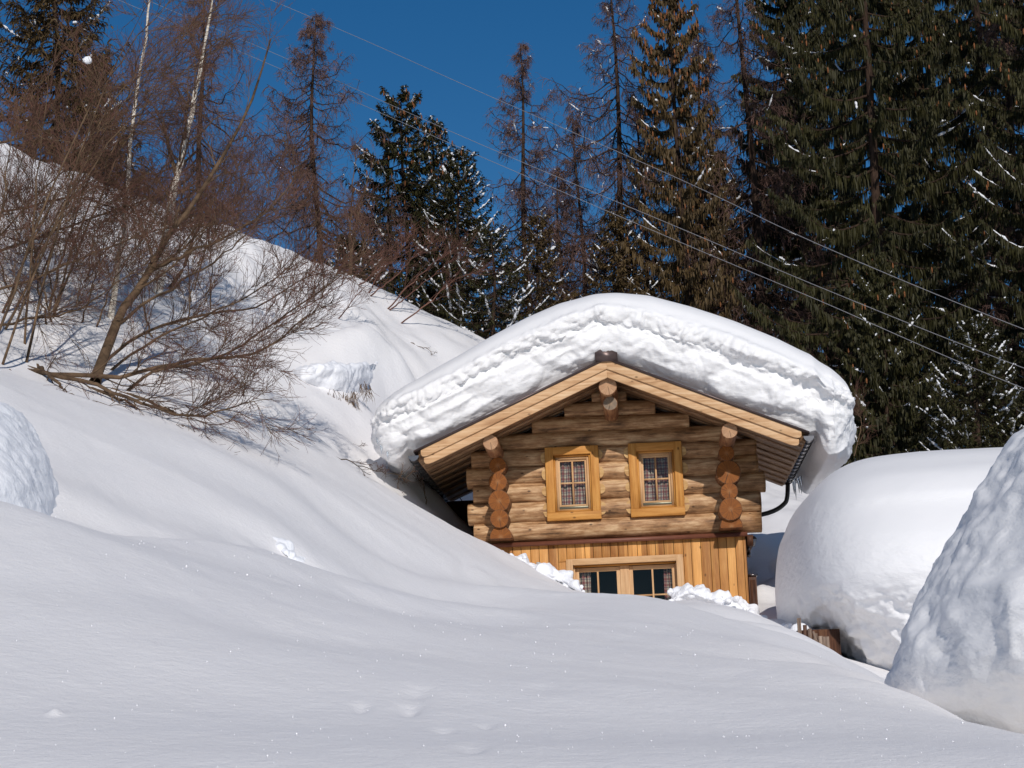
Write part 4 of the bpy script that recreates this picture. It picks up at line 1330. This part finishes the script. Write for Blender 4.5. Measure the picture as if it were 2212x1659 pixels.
    if cones:
        n_ = cones
        allt = np.concatenate([B[:, -3:].reshape(-1, 3), C[:, -2:].reshape(-1, 3)])
        zz = allt[:, 2] / H
        pw = np.clip(zz, 0, 1) ** 2.5; pw /= pw.sum()
        o = allt[r.choice(len(allt), n_, p=pw)] + r.normal(size=(n_, 3)) * 0.06
        Ln = r.uniform(0.10, 0.16, n_)
        Q = np.stack([o + np.array([0, 0, -1.0]) * (Ln * q)[:, None] + 0 for q in (0, 0.25, 0.6, 0.9, 1.0)], 1)
        V, Fq = tubes(Q, np.tile([0.006, 0.020, 0.022, 0.015, 0.004], (n_, 1)) * 1.0, 5)
        cs = Soup(); cs.add(V, Fq); oc = cs.build('cones', M_CONE, root, smooth=True)
        oc['kind'] = 'stuff'
    return root

def larch(name, x, y, top_z, rad, seed, label, group=None, nb=70, low=0.10, lean=0.0, snow=0.12, fine=11, zvis=None, dead=False):
    r = np.random.default_rng(seed)
    bz = gz(x, y) - 0.3
    H = top_z - bz
    root = empty(name, (x, y, bz)); tag(root, label, 'tree', group)
    k = 16; tz = np.linspace(0, 1, k)
    tr = np.stack([lean * H * tz + 0.08 * np.sin(tz * 7 + seed), 0.05 * np.sin(tz * 6 + seed), tz * H], 1)
    s = Soup(); add_tubes(s, tr[None], ((0.0075 * H + 0.02) * (1 - tz) ** 0.8 + 0.010)[None], 9)
    s.build('trunk', M_BARK, root, smooth=True)
    nb = int(nb * 1.5)
    tt_ = np.clip(low + (1 - low) * ((np.arange(nb) + r.uniform(-.5, .5, nb)).clip(0) / nb) ** 1.2, 0.03, 0.99)
    if zvis is not None:
        tt_ = tt_[(tt_ * H + bz > zvis) | (r.random(nb) < 0.3)]
    nb = len(tt_)
    L = 1.15 * rad * np.clip((1 - tt_) * 1.6, 0, 1) ** 0.8 * r.uniform(0.5, 1.15, nb) + 0.06
    a = r.uniform(0, 2 * math.pi, nb)
    kb = 9
    B = np.zeros((nb, kb, 3))
    org = np.stack([np.interp(tt_, tz, tr[:, 0]), np.interp(tt_, tz, tr[:, 1]), tt_ * H], 1)
    rise = r.uniform(-0.25, 0.15, nb) + 0.5 * np.clip(tt_ - 0.7, 0, 1) * 2
    for j, q in enumerate(np.linspace(0, 1, kb)):
        B[:, j] = org + np.stack([np.cos(a) * L * q, np.sin(a) * L * q, L * (rise * q - 0.22 * math.sin(q * math.pi) + 0.18 * q ** 3)], 1) + (r.normal(size=(nb, 3)) * 0.025 * L[:, None] if j else 0)
    BR = (0.008 + 0.008 * L)[:, None] * np.linspace(1, 0.3, kb)[None]
    s = Soup(); add_tubes(s, B, BR, 4)
    C, CR = spawn(B, BR, fine, (0.45, 1.1), (0.5, 1.3), -0.15, k=6, wander=0.15, tmin=0.12, rfrac=0.5, rmin=0.007, r=r, down=0.45)
    sc = np.repeat(np.clip(L / 1.8, 0.3, 1.3), fine)[:, None, None]
    C = C[:, :1] + (C - C[:, :1]) * sc
    add_tubes(s, C, CR, 3)
    s.build('branches', M_BARK, root, smooth=True)
    s = Soup()
    D, DR = spawn(C, CR, 8, (0.2, 0.6), (0.4, 1.3), -0.2, k=5, wander=0.22, tmin=0.1, rfrac=0.6, rmin=0.0052, r=r, down=0.7)
    sc2 = np.repeat(sc, 8, axis=0)
    D = D[:, :1] + (D - D[:, :1]) * np.clip(sc2, 0.5, 1.2)
    add_tubes(s, D, DR, 3)
    E_, ER = spawn(B, BR, 16, (0.12, 0.5), (0.5, 1.4), -0.1, k=4, wander=0.2, tmin=0.2, rfrac=0.4, rmin=0.0052, r=r, down=0.8)
    add_tubes(s, E_, ER, 3)
    s.build('twigs', M_LARCHTWIG, root, smooth=True)
    if snow > 0:
        sn = Soup()
        Q, sz = lumps_on(B, BR, snow * 3, 0.022, r, 0.2); V, Fq = tubes(Q, sz, 5); sn.add(V, Fq)
        Q, sz = lumps_on(C, CR, snow * .6, 0.017, r, 0.1); V, Fq = tubes(Q, sz, 5); sn.add(V, Fq)
        sn.build('branch_snow', M_TREESNOW, root, smooth=True)
    return root

def tp(px, py, d):
    p = spot(px, py, d)
    return p[0], d, p[2]

GL = 'bare larches behind the cabin'
for px, pyt, d, rad, seed, lab, lean, nb, sn in [
    (672, 30, 50, 1.75, 101, 'slim bare larch standing alone on the skyline left of the snowy spruces', 0.006, 80, 0.0),
    (1122, 95, 54, 1.85, 102, 'slender bare larch with its tip just below the upper wire, right of the snowy spruces', -0.004, 76, .06),
    (1318, -80, 52, 2.7, 103, 'tall bare larch with wide drooping limbs above the ridge of the roof', -0.005, 90, .10),
    (1372, 200, 53, 1.6, 104, 'thin bare larch squeezed between the tall larch and the cone-laden spruce', 0.004, 60, .14),
    (1588, -200, 51, 2.7, 105, 'tall bare larch at the left edge of the dense dark spruces', -0.004, 90, .12),
    (1205, 360, 56, 1.4, 106, 'low reddish larch sapling low between the two pale larches', 0.0, 50, .05),
    (1500, 60, 54, 2.4, 107, 'brown tangled larch directly right of the cone-laden spruce', 0.003, 80, .15),
    (2150, -120, 47, 1.6, 108, 'bare larch in front of the far right spruces', 0.004, 60, .05),
    (1240, 250, 57, 1.8, 111, 'bare larch set back between the slender and the tall larch', 0.003, 60, .06),
    (430, -60, 48, 2.2, 109, 'bare larch on the hill crest behind the birches', 0.004, 45, .0),
]:
    x, y, z = tp(px, pyt, d)
    larch('larch', x, y, z, rad, seed, lab, GL, nb=nb, lean=lean, snow=sn)

GS = 'dark spruces around the clearing'
for px, pyt, d, rad, seed, lab, kw in [
    (868, 205, 52, 2.0, 201, 'dark spruce with a pointed top and one-sided limbs, left in the skyline group', dict(nb=80, dens=190, snow=.12, cones=140, droop=.30, width=.020, shape=.55)),
    (838, 300, 54, 2.3, 202, 'thin topped spruce half hidden behind the pointed one in the skyline group', dict(nb=34, dens=130, snow=.18, cones=60, droop=.25, shape=.6)),
    (985, 330, 50, 1.75, 203, 'bushy young spruce heavily dusted with snow, rightmost of the skyline group', dict(nb=130, dens=160, snow=.13, cones=30, droop=.1, strand=(.12, .3), shape=.7)),
    (930, 265, 53, 1.5, 204, 'middle spruce of the skyline group with cone clusters at its tip', dict(nb=80, dens=130, snow=.14, cones=90, droop=.15, shape=.75)),
    (1060, 500, 48, 1.6, 205, 'low spreading snowy spruce bush where the hill meets the cabin roof', dict(nb=60, dens=110, snow=.10, droop=.2, strand=(.12, .3), shape=.6)),
    (760, 520, 49, 1.3, 206, 'small snowy spruce on the hill crest left of the skyline group', dict(nb=60, dens=130, snow=.1, droop=.1, strand=(.12, .3))),
    (1445, -40, 50, 1.75, 207, 'narrow spruce laden with brown cones in its upper half', dict(nb=120, dens=300, snow=.08, curtain=True, cones=620, droop=.45, needle=M_NEEDLE_B, shape=.45, width=.017)),
    (1160, 470, 49, 1.5, 208, 'scrubby brown spruce low behind the cabin roof snow', dict(nb=70, dens=120, snow=.09, droop=.2, needle=M_NEEDLE_B, strand=(.15, .35))),
    (1330, 460, 50, 1.9, 209, 'low brown spruce thicket straight above the roof ridge', dict(nb=90, dens=150, snow=.09, droop=.3, needle=M_NEEDLE_B)),
    (1540, 330, 52, 2.0, 210, 'brownish spruce behind the tangled larch', dict(nb=110, dens=300, snow=.10, curtain=True, droop=.4, needle=M_NEEDLE_B)),
    (1830, -420, 46, 3.7, 211, 'largest dark spruce, its long drooping limbs reaching left toward the roof', dict(nb=105, dens=900, snow=.07, curtain=True, cones=650, width=.0145, droop=.42, strand=(.16, .44), low=.1, shape=.45)),
    (2060, -520, 49, 3.7, 212, 'huge dark spruce right of the largest one, trunk bare in the gap', dict(nb=100, dens=850, snow=.06, curtain=True, cones=450, width=.0145, droop=.40, strand=(.16, .44), shape=.45)),
    (2240, -300, 44, 3.1, 213, 'big dark spruce cut by the right edge of the view', dict(nb=96, dens=850, snow=.07, curtain=True, cones=350, width=.0145, droop=.38, strand=(.16, .44), shape=.45)),
    (1690, -100, 55, 2.4, 214, 'tall spruce in the gap behind the drooping giant', dict(nb=144, dens=460, snow=.05, curtain=True, cones=200, droop=.4, shape=.45, strand=(.25, .6))),
    (1960, -250, 58, 3.0, 215, 'spruce standing in the second row between the two giants', dict(nb=144, dens=460, snow=.04, curtain=True, droop=.35, shape=.4, strand=(.25, .6))),
    (1770, -260, 62, 3.4, 221, 'spruce filling the last row left of the trunk gap', dict(nb=100, dens=420, snow=.02, droop=.35, shape=.4, strand=(.25, .6), width=.024, curtain=True)),
    (2130, -360, 63, 3.6, 222, 'spruce filling the last row toward the right edge', dict(nb=100, dens=420, snow=.02, droop=.35, shape=.4, strand=(.25, .6), width=.024, curtain=True)),
    (2100, 700, 40, 1.9, 216, 'young snow dusted spruce beside the near snow block, below the wires', dict(nb=100, dens=220, snow=.20, droop=.15, strand=(.12, .34), shape=.8)),
    (2290, 560, 42, 1.7, 217, 'young spruce at the right edge above the near snow block', dict(nb=90, dens=220, snow=.12, droop=.2, strand=(.15, .35))),
    (1890, 560, 43, 1.9, 218, 'bushy understorey spruce just right of the roof snow', dict(nb=90, dens=380, curtain=True, snow=.07, cones=40, droop=.3, strand=(.2, .45))),
    (120, -160, 42, 1.9, 219, 'dark spruce behind the bare bushes at the upper left', dict(nb=120, dens=170, snow=.05, droop=.3, needle=M_NEEDLE_B, shape=.5)),
    (215, 120, 45, 1.3, 220, 'smaller dark spruce on the crest behind the two birches', dict(nb=70, dens=110, snow=.05, droop=.3, needle=M_NEEDLE_B)),
]:
    x, y, z = tp(px, pyt, d)
    spruce('spruce', x, y, z, rad, seed, lab, GS, **kw)

# bare shrub and birch stems, each laid out from its surveyed course
def hit(px, py):
    d = np.arange(6, 60, 0.15)
    p = np.array([spot(px, py, v) for v in d])
    below = np.where(p[:, 2] < ground_z(p[:, 0], p[:, 1]))[0]
    return float(d[below[0]]) if len(below) else 40.0

def stem_tree(name, stems, seed, label, group, bark_mat, twig_mat, r0, m1=10, m2=7, m3=5, L1=(0.8, 1.8), L2=(0.35, 0.9), L3=(0.15, 0.45), up=0.35, ang=(0.35, 0.9), cat='bush', down=0.0, catm=None, snow=0.0, rmin=0.0028, t1=0.15, snap=True):
    r = np.random.default_rng(seed)
    if snap:                       # root every stem in the snow surface it rises from
        fixed = []
        for st in stems:
            dd = hit(st[0][0], st[0][1]) - st[0][2]
            dd = max(-5.0, min(5.0, dd))
            fixed.append([(a, b, c + dd) for a, b, c in st])
        stems = fixed
    first = spot(*stems[0][0][:3])
    root = empty(name, first); tag(root, label, cat, group)
    off = first
    K = 18
    P = np.array([resample([spot(*q) for q in st], K) - off for st in stems])
    rr_ = np.array(r0, float) if np.ndim(r0) else np.full(len(stems), r0)
    RR = rr_[:, None] * np.linspace(1, 0.14, K)[None]
    P[:, 1:-1] += r.normal(size=(len(stems), K - 2, 3)) * 0.012
    s = Soup(); add_tubes(s, P, RR, 8)
    s.build('stem' if cat == 'bush' else 'trunk', bark_mat, root, smooth=True)
    s = Soup()
    C, CR = spawn(P, RR, m1, L1, ang, up, k=9, wander=0.13, tmin=t1, r=r, rfrac=0.36, rmin=rmin * 1.6, down=down)
    add_tubes(s, C, CR, 5)
    D, DR = spawn(C, CR, m2, L2, (0.3, 0.85), up, k=7, wander=0.11, tmin=0.12, r=r, rfrac=0.5, rmin=rmin * 1.25, down=down)
    add_tubes(s, D, DR, 4)
    s.build('branches', catm or bark_mat, root, smooth=True)
    s = Soup()
    E_, ER = spawn(D, DR, m3, L3, (0.3, 0.9), up * 0.8, k=5, wander=0.13, tmin=0.1, r=r, rfrac=0.6, rmin=rmin, down=down * 1.4)
    add_tubes(s, E_, ER, 3)
    G_, GR = spawn(C, CR, m3 + 2, L3, (0.3, 0.9), up * 0.8, k=5, wander=0.13, tmin=0.1, r=r, rfrac=0.4, rmin=rmin, down=down * 1.4)
    add_tubes(s, G_, GR, 3)
    s.build('twigs', twig_mat, root, smooth=True)
    if snow:
        sn = Soup(); Q, sz = lumps_on(np.concatenate([D]), DR, snow, 0.02, r, 0.1); V, Fq = tubes(Q, sz, 5); sn.add(V, Fq)
        sn.build('branch_snow', M_TREESNOW, root, smooth=True)
    return root

GB_ = 'bare shrubs on the left slope'
# the leaning alder-like trunk with its tall whip
stem_tree('bare_tree', [[(205, 825, 24.4), (213, 802, 24.6), (249, 706, 25.2), (289, 641, 25.5), (322, 585, 25.7), (370, 501, 26), (414, 444, 26.2), (493, 322, 26.8), (548, 205, 27.2), (585, 84, 27.6)],
                        [(322, 585, 25.7), (420, 540, 25.5), (560, 470, 25.5), (640, 380, 25.5)],
                        [(249, 706, 25.2), (340, 640, 25), (470, 560, 24.6), (560, 480, 24.5)]],
          301, 'leaning bare trunk rising right from the slope in front of the birches', GB_, M_BUSH, M_BUSHTWIG, [0.074, .028, .024], m1=11, m2=7, m3=4, cat='tree', L1=(0.7, 1.7), up=0.2, t1=0.3, snap=False)
# low sweeping branches from the left edge
stem_tree('bare_shrub', [[(60, 795, 23), (200, 817, 22.8), (330, 795, 22.8), (430, 775, 22.8), (560, 760, 23), (640, 700, 23.2), (690, 660, 23.4)],
                         [(60, 800, 23), (190, 825, 22.5), (300, 870, 22), (420, 900, 21.8), (500, 880, 21.8), (560, 865, 21.8)],
                         [(275, 845, 22.6), (340, 800, 22.6), (480, 770, 22.8), (600, 690, 23), (720, 610, 23.4), (800, 530, 24)],
                         [(215, 790, 24), (330, 710, 24), (450, 680, 24.2), (560, 660, 24.4), (660, 600, 24.6), (760, 570, 25)],
                         [(240, 800, 24), (320, 740, 24), (430, 690, 24), (540, 640, 24), (640, 560, 24.2), (700, 480, 24.6)]],
          302, 'low shrub with long limbs sweeping right just above the snow', GB_, M_BUSH, M_BUSHTWIG, [.034, .028, .022, .024, .02], m1=24, m2=8, m3=4, L1=(0.5, 1.5), L2=(.25, .75), up=0.12, ang=(.3, 1.1), t1=0.12)
stem_tree('bare_shrub', [[(80, 790, 23), (110, 815, 22), (135, 840, 21.6), (150, 868, 21.3)],
                         [(160, 825, 22.4), (230, 850, 21.8), (300, 880, 21.4), (360, 930, 21.2)],
                         [(230, 840, 22.2), (330, 870, 21.7), (420, 930, 21.4), (425, 1000, 21.3)],
                         [(20, 800, 22.4), (60, 840, 22), (140, 850, 21.6), (240, 890, 21.4), (290, 930, 21.3)]],
          303, 'drooping twigs hanging over the lip of the smooth slope', GB_, M_BUSH, M_BUSHTWIG, [.03, .025, .025, .02], m1=10, m2=5, m3=3, L1=(0.4, 1.0), L2=(.2, .5), L3=(.1, .3), up=-0.25, t1=0.2)
# dense fan of rods at the far left
fan = []
r_ = np.random.default_rng(4)
for i in range(13):
    bx = r_.uniform(-120, 130); by = r_.uniform(560, 800)
    ex = bx + r_.uniform(-20, 520); ey = r_.uniform(-160, 260)
    d0 = r_.uniform(22, 26)
    fan.append([(bx, by, d0), (bx + (ex - bx) * .22, by + (ey - by) * .35, d0 + .4), (bx + (ex - bx) * .55, by + (ey - by) * .72, d0 + .8), (ex, ey, d0 + 1.2)])
stem_tree('bare_shrub', fan[:7], 304, 'dense fan of brown rods filling the upper left corner', GB_, M_BUSH, M_BUSHTWIG, 0.019, m1=14, m2=8, m3=4, L1=(0.7, 1.9), L2=(.4, 1.0), up=0.1, ang=(.4, 1.35))
stem_tree('bare_shrub', fan[7:], 305, 'reddish rods rising behind the dense brown fan near the thin birch', GB_, M_BUSH, M_BUSHTWIG, 0.017, m1=12, m2=8, m3=4, L1=(0.7, 1.7), L2=(.4, .9), up=0.1, ang=(.4, 1.35))
stem_tree('bare_shrub', [[(-60, 560, 23), (60, 520, 23), (200, 470, 23), (330, 430, 23.5), (430, 400, 24)],
                         [(-60, 640, 23), (80, 600, 23), (220, 540, 23), (330, 500, 23.5), (440, 480, 24)],
                         [(-60, 480, 23), (80, 440, 23), (180, 430, 23), (300, 470, 23.4), (380, 500, 23.6)],
                         [(-60, 720, 23), (60, 690, 23), (160, 670, 23), (270, 600, 23.5), (350, 540, 24)],
                         [(-60, 330, 23), (60, 290, 23), (170, 270, 23), (300, 250, 23.5), (400, 240, 24)]],
          306, 'level limbs reaching in from the left edge across the snowy hill', GB_, M_BUSH, M_BUSHTWIG, [.024, .022, .02, .02, .02], m1=26, m2=9, m3=4, L1=(0.5, 1.5), up=0.05, ang=(.35, 1.2))
# birches
stem_tree('birch', [[(338, 640, 31), (350, 560, 31), (362, 470, 31), (385, 370, 31.2), (415, 230, 31.4), (440, 110, 31.6), (462, -30, 31.8)]],
          311, 'thicker white barked birch leaning right behind the leaning bare trunk', 'birches on the hill', M_BIRCH, M_LARCHTWIG, 0.095, m1=36, m2=8, m3=4, L1=(0.8, 2.4), L2=(.4, 1.0), up=0.05, cat='tree', down=0.25, catm=M_BUSH, t1=0.3)
stem_tree('birch', [[(238, 690, 30), (252, 600, 30), (268, 480, 30), (280, 350, 30.2), (298, 180, 30.4), (322, 20, 30.6), (335, -60, 30.8)]],
          312, 'thin white barked birch, left of the thicker one', 'birches on the hill', M_BIRCH, M_LARCHTWIG, 0.055, m1=24, m2=7, m3=4, L1=(0.6, 1.7), L2=(.3, .8), up=0.1, cat='tree', down=0.2, catm=M_BUSH, t1=0.3)
stem_tree('bare_shrub', [[(365, 625, 31), (400, 570, 31), (425, 500, 31.4), (470, 420, 32), (520, 330, 32.5)], [(455, 670, 30), (456, 560, 30.2), (450, 470, 30.5), (470, 350, 31)],
                         [(405, 700, 29), (415, 620, 29.2), (440, 540, 29.5), (480, 430, 30)], [(330, 730, 27), (310, 660, 27), (300, 560, 27.4), (330, 420, 28)], [(175, 700, 27), (200, 620, 27), (240, 500, 27.4), (260, 380, 28)], [(85, 640, 27), (75, 540, 27), (60, 430, 27.4), (90, 250, 28)]],
          313, 'scattered upright saplings growing out of the hillside around the birches', GB_, M_BUSH, M_BUSHTWIG, [.038, .013, .013, .015, .014, .015], m1=13, m2=7, m3=4, L1=(0.6, 1.6), up=0.35)
th_r = np.random.default_rng(77)
web = []
for i in range(12):
    bx = th_r.uniform(20, 520); by = th_r.uniform(520, 760)
    dx = th_r.uniform(-120, 260); dy = th_r.uniform(150, 330)
    web.append([(bx, by, 28), (bx + dx * .25, by - dy * .4, 28.2), (bx + dx * .6, by - dy * .75, 28.5), (bx + dx, by - dy, 28.8)])
stem_tree('bare_shrub', web, 321, 'thin tangled undergrowth covering the hillside around the birch feet', GB_, M_BUSH, M_BUSHTWIG, 0.014, m1=12, m2=6, m3=4, L1=(0.6, 1.5), L2=(.3, .8), up=0.15, ang=(.35, 1.3))
# thin poles and rods on the crest left of the skyline spruces
stem_tree('bare_sapling', [[(754, 596, 44), (765, 510, 44), (785, 420, 44), (812, 330, 44)], [(757, 596, 44), (757, 500, 44), (762, 400, 44), (770, 330, 44)]],
          314, 'pale forked sapling on the hill crest in front of the skyline spruces', None, M_BUSH, M_BUSHTWIG, .03, m1=12, m2=4, m3=3, L1=(.4, 1.1), L2=(.2, .5), up=0.5, cat='tree')
stem_tree('bare_shrub', [[(835, 670, 42), (900, 600, 42), (950, 560, 42), (1010, 530, 42)], [(840, 672, 42), (880, 640, 42), (940, 590, 42), (980, 560, 42)], [(800, 640, 42), (850, 600, 42), (900, 550, 42), (930, 530, 42)], [(775, 615, 42), (830, 575, 42), (880, 545, 42), (940, 520, 42)], [(865, 700, 41), (930, 650, 41), (990, 600, 41), (1040, 590, 41)], [(795, 635, 42), (820, 590, 42), (860, 550, 42), (880, 515, 42)]],
          315, 'bundle of reddish rods fanning right across the foot of the skyline spruces', GB_, M_BUSHTWIG, M_BUSHTWIG, .018, m1=12, m2=4, m3=3, L1=(.5, 1.2), L2=(.2, .6), L3=(.1, .3), up=0.15, ang=(.15, .45))
stem_tree('bare_shrub', [[(590, 700, 33), (680, 650, 33), (760, 600, 33), (830, 540, 33)], [(730, 690, 36), (770, 640, 36), (820, 590, 36)]],
          316, 'thin red brown rods crossing the upper slope below the crest', GB_, M_BUSHTWIG, M_BUSHTWIG, .014, m1=10, m2=4, m3=3, L1=(.4, 1.0), L2=(.2, .5), L3=(.1, .3), up=0.1)
stem_tree('bare_twig', [[(632, 864, 28), (668, 895, 28), (720, 935, 28), (790, 975, 28)], [(665, 895, 28), (700, 930, 28), (735, 960, 28), (745, 985, 28)]],
          317, 'long thin twig hanging down across the bright hollow beside the cabin', 'loose twigs by the hollow', M_BUSH, M_BUSHTWIG, .008, m1=7, m2=3, m3=2, L1=(.15, .4), L2=(.1, .2), L3=(.05, .12), up=-.1, cat='twig')
stem_tree('bare_twig', [[(722, 985, 27.5), (790, 1010, 27.8), (850, 1025, 28), (905, 1045, 28.3)], [(1000, 1085, 28.6), (975, 1050, 28.6), (940, 1020, 28.6), (900, 1000, 28.4)], [(920, 1090, 28.4), (915, 1050, 28.4), (905, 1020, 28.4), (900, 985, 28.4)]],
          318, 'twigs sticking out of the shaded gap left of the cabin eave', 'loose twigs by the hollow', M_BUSH, M_BUSHTWIG, .008, m1=9, m2=4, m3=2, L1=(.2, .45), L2=(.1, .25), L3=(.05, .12), up=.1, cat='twig')
stem_tree('bare_twig', [[(882, 740, 38), (910, 750, 38), (930, 757, 38), (945, 763, 38)]], 319, 'short lone twig on the slope just above the left end of the roof snow', 'loose twigs by the hollow', M_BUSH, M_BUSHTWIG, .010, m1=4, m2=2, m3=1, L1=(.1, .3), L2=(.05, .1), L3=(.03, .06), up=.1, cat='twig')
stem_tree('bare_shrub', [[(1845, 985, 38), (1860, 920, 38), (1850, 870, 38)], [(1880, 985, 38), (1885, 920, 38), (1875, 850, 38)]], 320, 'thin bare twigs between the roof snow and the buried hut snow', GB_, M_BUSH, M_BUSHTWIG, .014, m1=9, m2=4, m3=3, L1=(.3, .9), L2=(.2, .5), up=.2)

# dry grass and rootlets hanging under the cornice
r_ = np.random.default_rng(9)
for i, (p0, p1, py, d, n_, lab) in enumerate([(742, 772, 852, 31.9, 45, 'tuft of dry brown grass under the right end of the long snow lip'), (664, 735, 850, 31.7, 40, 'sparse dead stalks hanging under the middle of the long snow lip'), (775, 800, 835, 32.1, 30, 'few dead stalks at the right foot of the snow lip')]):
    root = None
    A = np.array([spot(r_.uniform(p0, p1), py + r_.normal() * 6, d) for _ in range(n_)])
    L = r_.uniform(.10, .34, n_)
    dr = unit(np.stack([r_.normal(0, .35, n_), r_.normal(0, .2, n_), -np.ones(n_)], 1))
    Q = np.stack([A + dr * (L * q)[:, None] + np.stack([0.03 * q * q * r_.normal(size=n_), 0 * L, 0 * L], 1) for q in (0, .33, .66, 1)], 1)
    c = A.mean(0)
    V, Fq = tubes(Q - c, 0.0042 * np.array([[1, .9, .7, .3]]), 3)
    s = Soup(); s.add(V, Fq)
    o = s.build('dry_grass', M_GRASS, None, smooth=True); o.location = c
    tag(o, lab, 'dry grass', 'dead stalks under the snow lip', 'stuff')

for k, (px, py, d, sx, sz_, lab) in enumerate([(188, 130, 24.5, .058, .05, 'fist of snow caught in the brown twigs at the upper left')]):
    nn = 40
    th_, ph_ = np.meshgrid(np.linspace(0.02, math.pi - 0.02, 24), np.arange(nn) * 2 * math.pi / nn, indexing='ij')
    q = np.stack([np.sin(th_) * np.cos(ph_), np.sin(th_) * np.sin(ph_), np.cos(th_)], -1)
    f = 1 + 0.3 * fbm(q.reshape(-1, 3) * 1.6 + k * 5, 3, k).reshape(th_.shape)
    o = link('snow_clump', grid_mesh('snow_clump', q * f[..., None] * [sx, sx * .6, sz_]), None, [M_TREESNOW])
    o.location = spot(px, py, d)
    tag(o, lab, 'snow clump')

# ------------------------------------------------------------------ wires
for lab, pts in [('top wire of the three crossing the sky, apart from the other two', [(-300, -370, 62), (606, 9, 52), (1045, 202, 46), (1455, 381, 41), (1769, 528, 37), (2212, 711, 33), (2900, 960, 28)]),
                 ('middle wire, upper one of the close pair', [(-300, -270, 62), (280, -16, 56), (606, 121, 52), (1027, 307, 46), (1455, 487, 41), (1800, 632, 37), (2212, 795, 33), (2900, 1040, 28)]),
                 ('lowest wire, lower one of the close pair', [(-300, -235, 62), (280, 10, 56), (606, 149, 52), (957, 303, 47), (1455, 517, 41), (1769, 649, 37), (2212, 839, 33), (2900, 1085, 28)])]:
    P = resample([spot(*q) for q in pts], 120)
    c = P[60].copy()
    V, Fq = tubes((P - c)[None], np.full((1, 120), 0.0062), 6)
    s = Soup(); s.add(V, Fq)
    o = s.build('overhead_wire', M_WIRE, None, smooth=True); o.location = c
    tag(o, lab, 'wire', 'overhead wires')

# ------------------------------------------------------------------ white pellets standing in for glints of ice crystals on the near crust
r_ = np.random.default_rng(12)
n_ = 380
yy = 6.0 * (16 / 6.0) ** r_.random(n_)
xx = r_.uniform(-0.27, 0.27, n_) * yy
zz = ground_z(xx, yy)
o8 = np.array([[1, 0, 0], [-1, 0, 0], [0, 1, 0], [0, -1, 0], [0, 0, 1], [0, 0, -1]], float)
f8 = np.array([[0, 2, 4], [2, 1, 4], [1, 3, 4], [3, 0, 4], [2, 0, 5], [1, 2, 5], [3, 1, 5], [0, 3, 5]])
sz = 0.00042 * yy * r_.uniform(0.5, 1.3, n_) * np.where(r_.random(n_) < 0.06, 1.6, 1.0)
V = (o8[None] * sz[:, None, None] + np.stack([xx, yy, zz + sz * 0.8], 1)[:, None]).reshape(-1, 3)
Fq = (f8[None] + (np.arange(n_) * 6)[:, None, None]).reshape(-1, 3)
m = Mat('glint_white'); M_GLINT = m.finish((0.98, 0.98, 1.0), 0.25, None, 0.0, 0.8)
tag(link('glint_pellets', np_mesh('glint_pellets', V, Fq, False), None, [M_GLINT]), 'white pellets standing in for sun glints of ice crystals on the near snow crust', 'snow crystals', kind='stuff')

# ------------------------------------------------------------------ light
travel = np.array([-0.31, 1.3, -0.78])
ca, sa = math.cos(-AZ), math.sin(-AZ)
tw = np.array([travel[0] * ca - travel[1] * sa, travel[0] * sa + travel[1] * ca, travel[2]])
tw /= np.linalg.norm(tw)
sun = bpy.data.lights.new('sun', 'SUN')
sun.energy = 3.1
sun.angle = math.radians(0.53)
sun.color = (1.0, 0.94, 0.875)
so = bpy.data.objects.new('sun', sun)
COL.objects.link(so)
so.rotation_euler = Vector(tw).to_track_quat('-Z', 'Y').to_euler()
sd = -tw
elev = math.asin(sd[2])
azim = math.atan2(sd[0], sd[1])           # from north, clockwise
world = bpy.data.worlds.new('World')
scene.world = world
world.use_nodes = True
nt = world.node_tree
nt.nodes.clear()
sky = nt.nodes.new('ShaderNodeTexSky')
sky.sky_type = 'NISHITA'
sky.sun_disc = False
sky.sun_elevation = elev
sky.sun_rotation = azim
sky.altitude = 1600
sky.air_density = 1.0
sky.dust_density = 0.1
sky.ozone_density = 3.0
hs = nt.nodes.new('ShaderNodeHueSaturation')
hs.inputs['Saturation'].default_value = 1.33
bg = nt.nodes.new('ShaderNodeBackground')
bg.inputs['Strength'].default_value = 0.062
ow = nt.nodes.new('ShaderNodeOutputWorld')
nt.links.new(sky.outputs[0], hs.inputs['Color'])
nt.links.new(hs.outputs[0], bg.inputs['Color'])
nt.links.new(bg.outputs[0], ow.inputs[0])

# ------------------------------------------------------------------ camera
cam = bpy.data.cameras.new('camera')
cam.sensor_width = 36
cam.lens = 36 * F / 2212
cam.clip_start = 0.1
cam.clip_end = 2000
co = bpy.data.objects.new('camera', cam)
COL.objects.link(co)
co.matrix_world = Matrix.Rotation(math.pi / 2 + PITCH, 4, 'X') @ Matrix.Rotation(-ROLL, 4, 'Z')
scene.camera = co
scene.view_settings.view_transform = 'Standard'
scene.view_settings.look = 'None'
scene.view_settings.exposure = 0
scene.cycles.max_bounces = 6
scene.cycles.transparent_max_bounces = 8
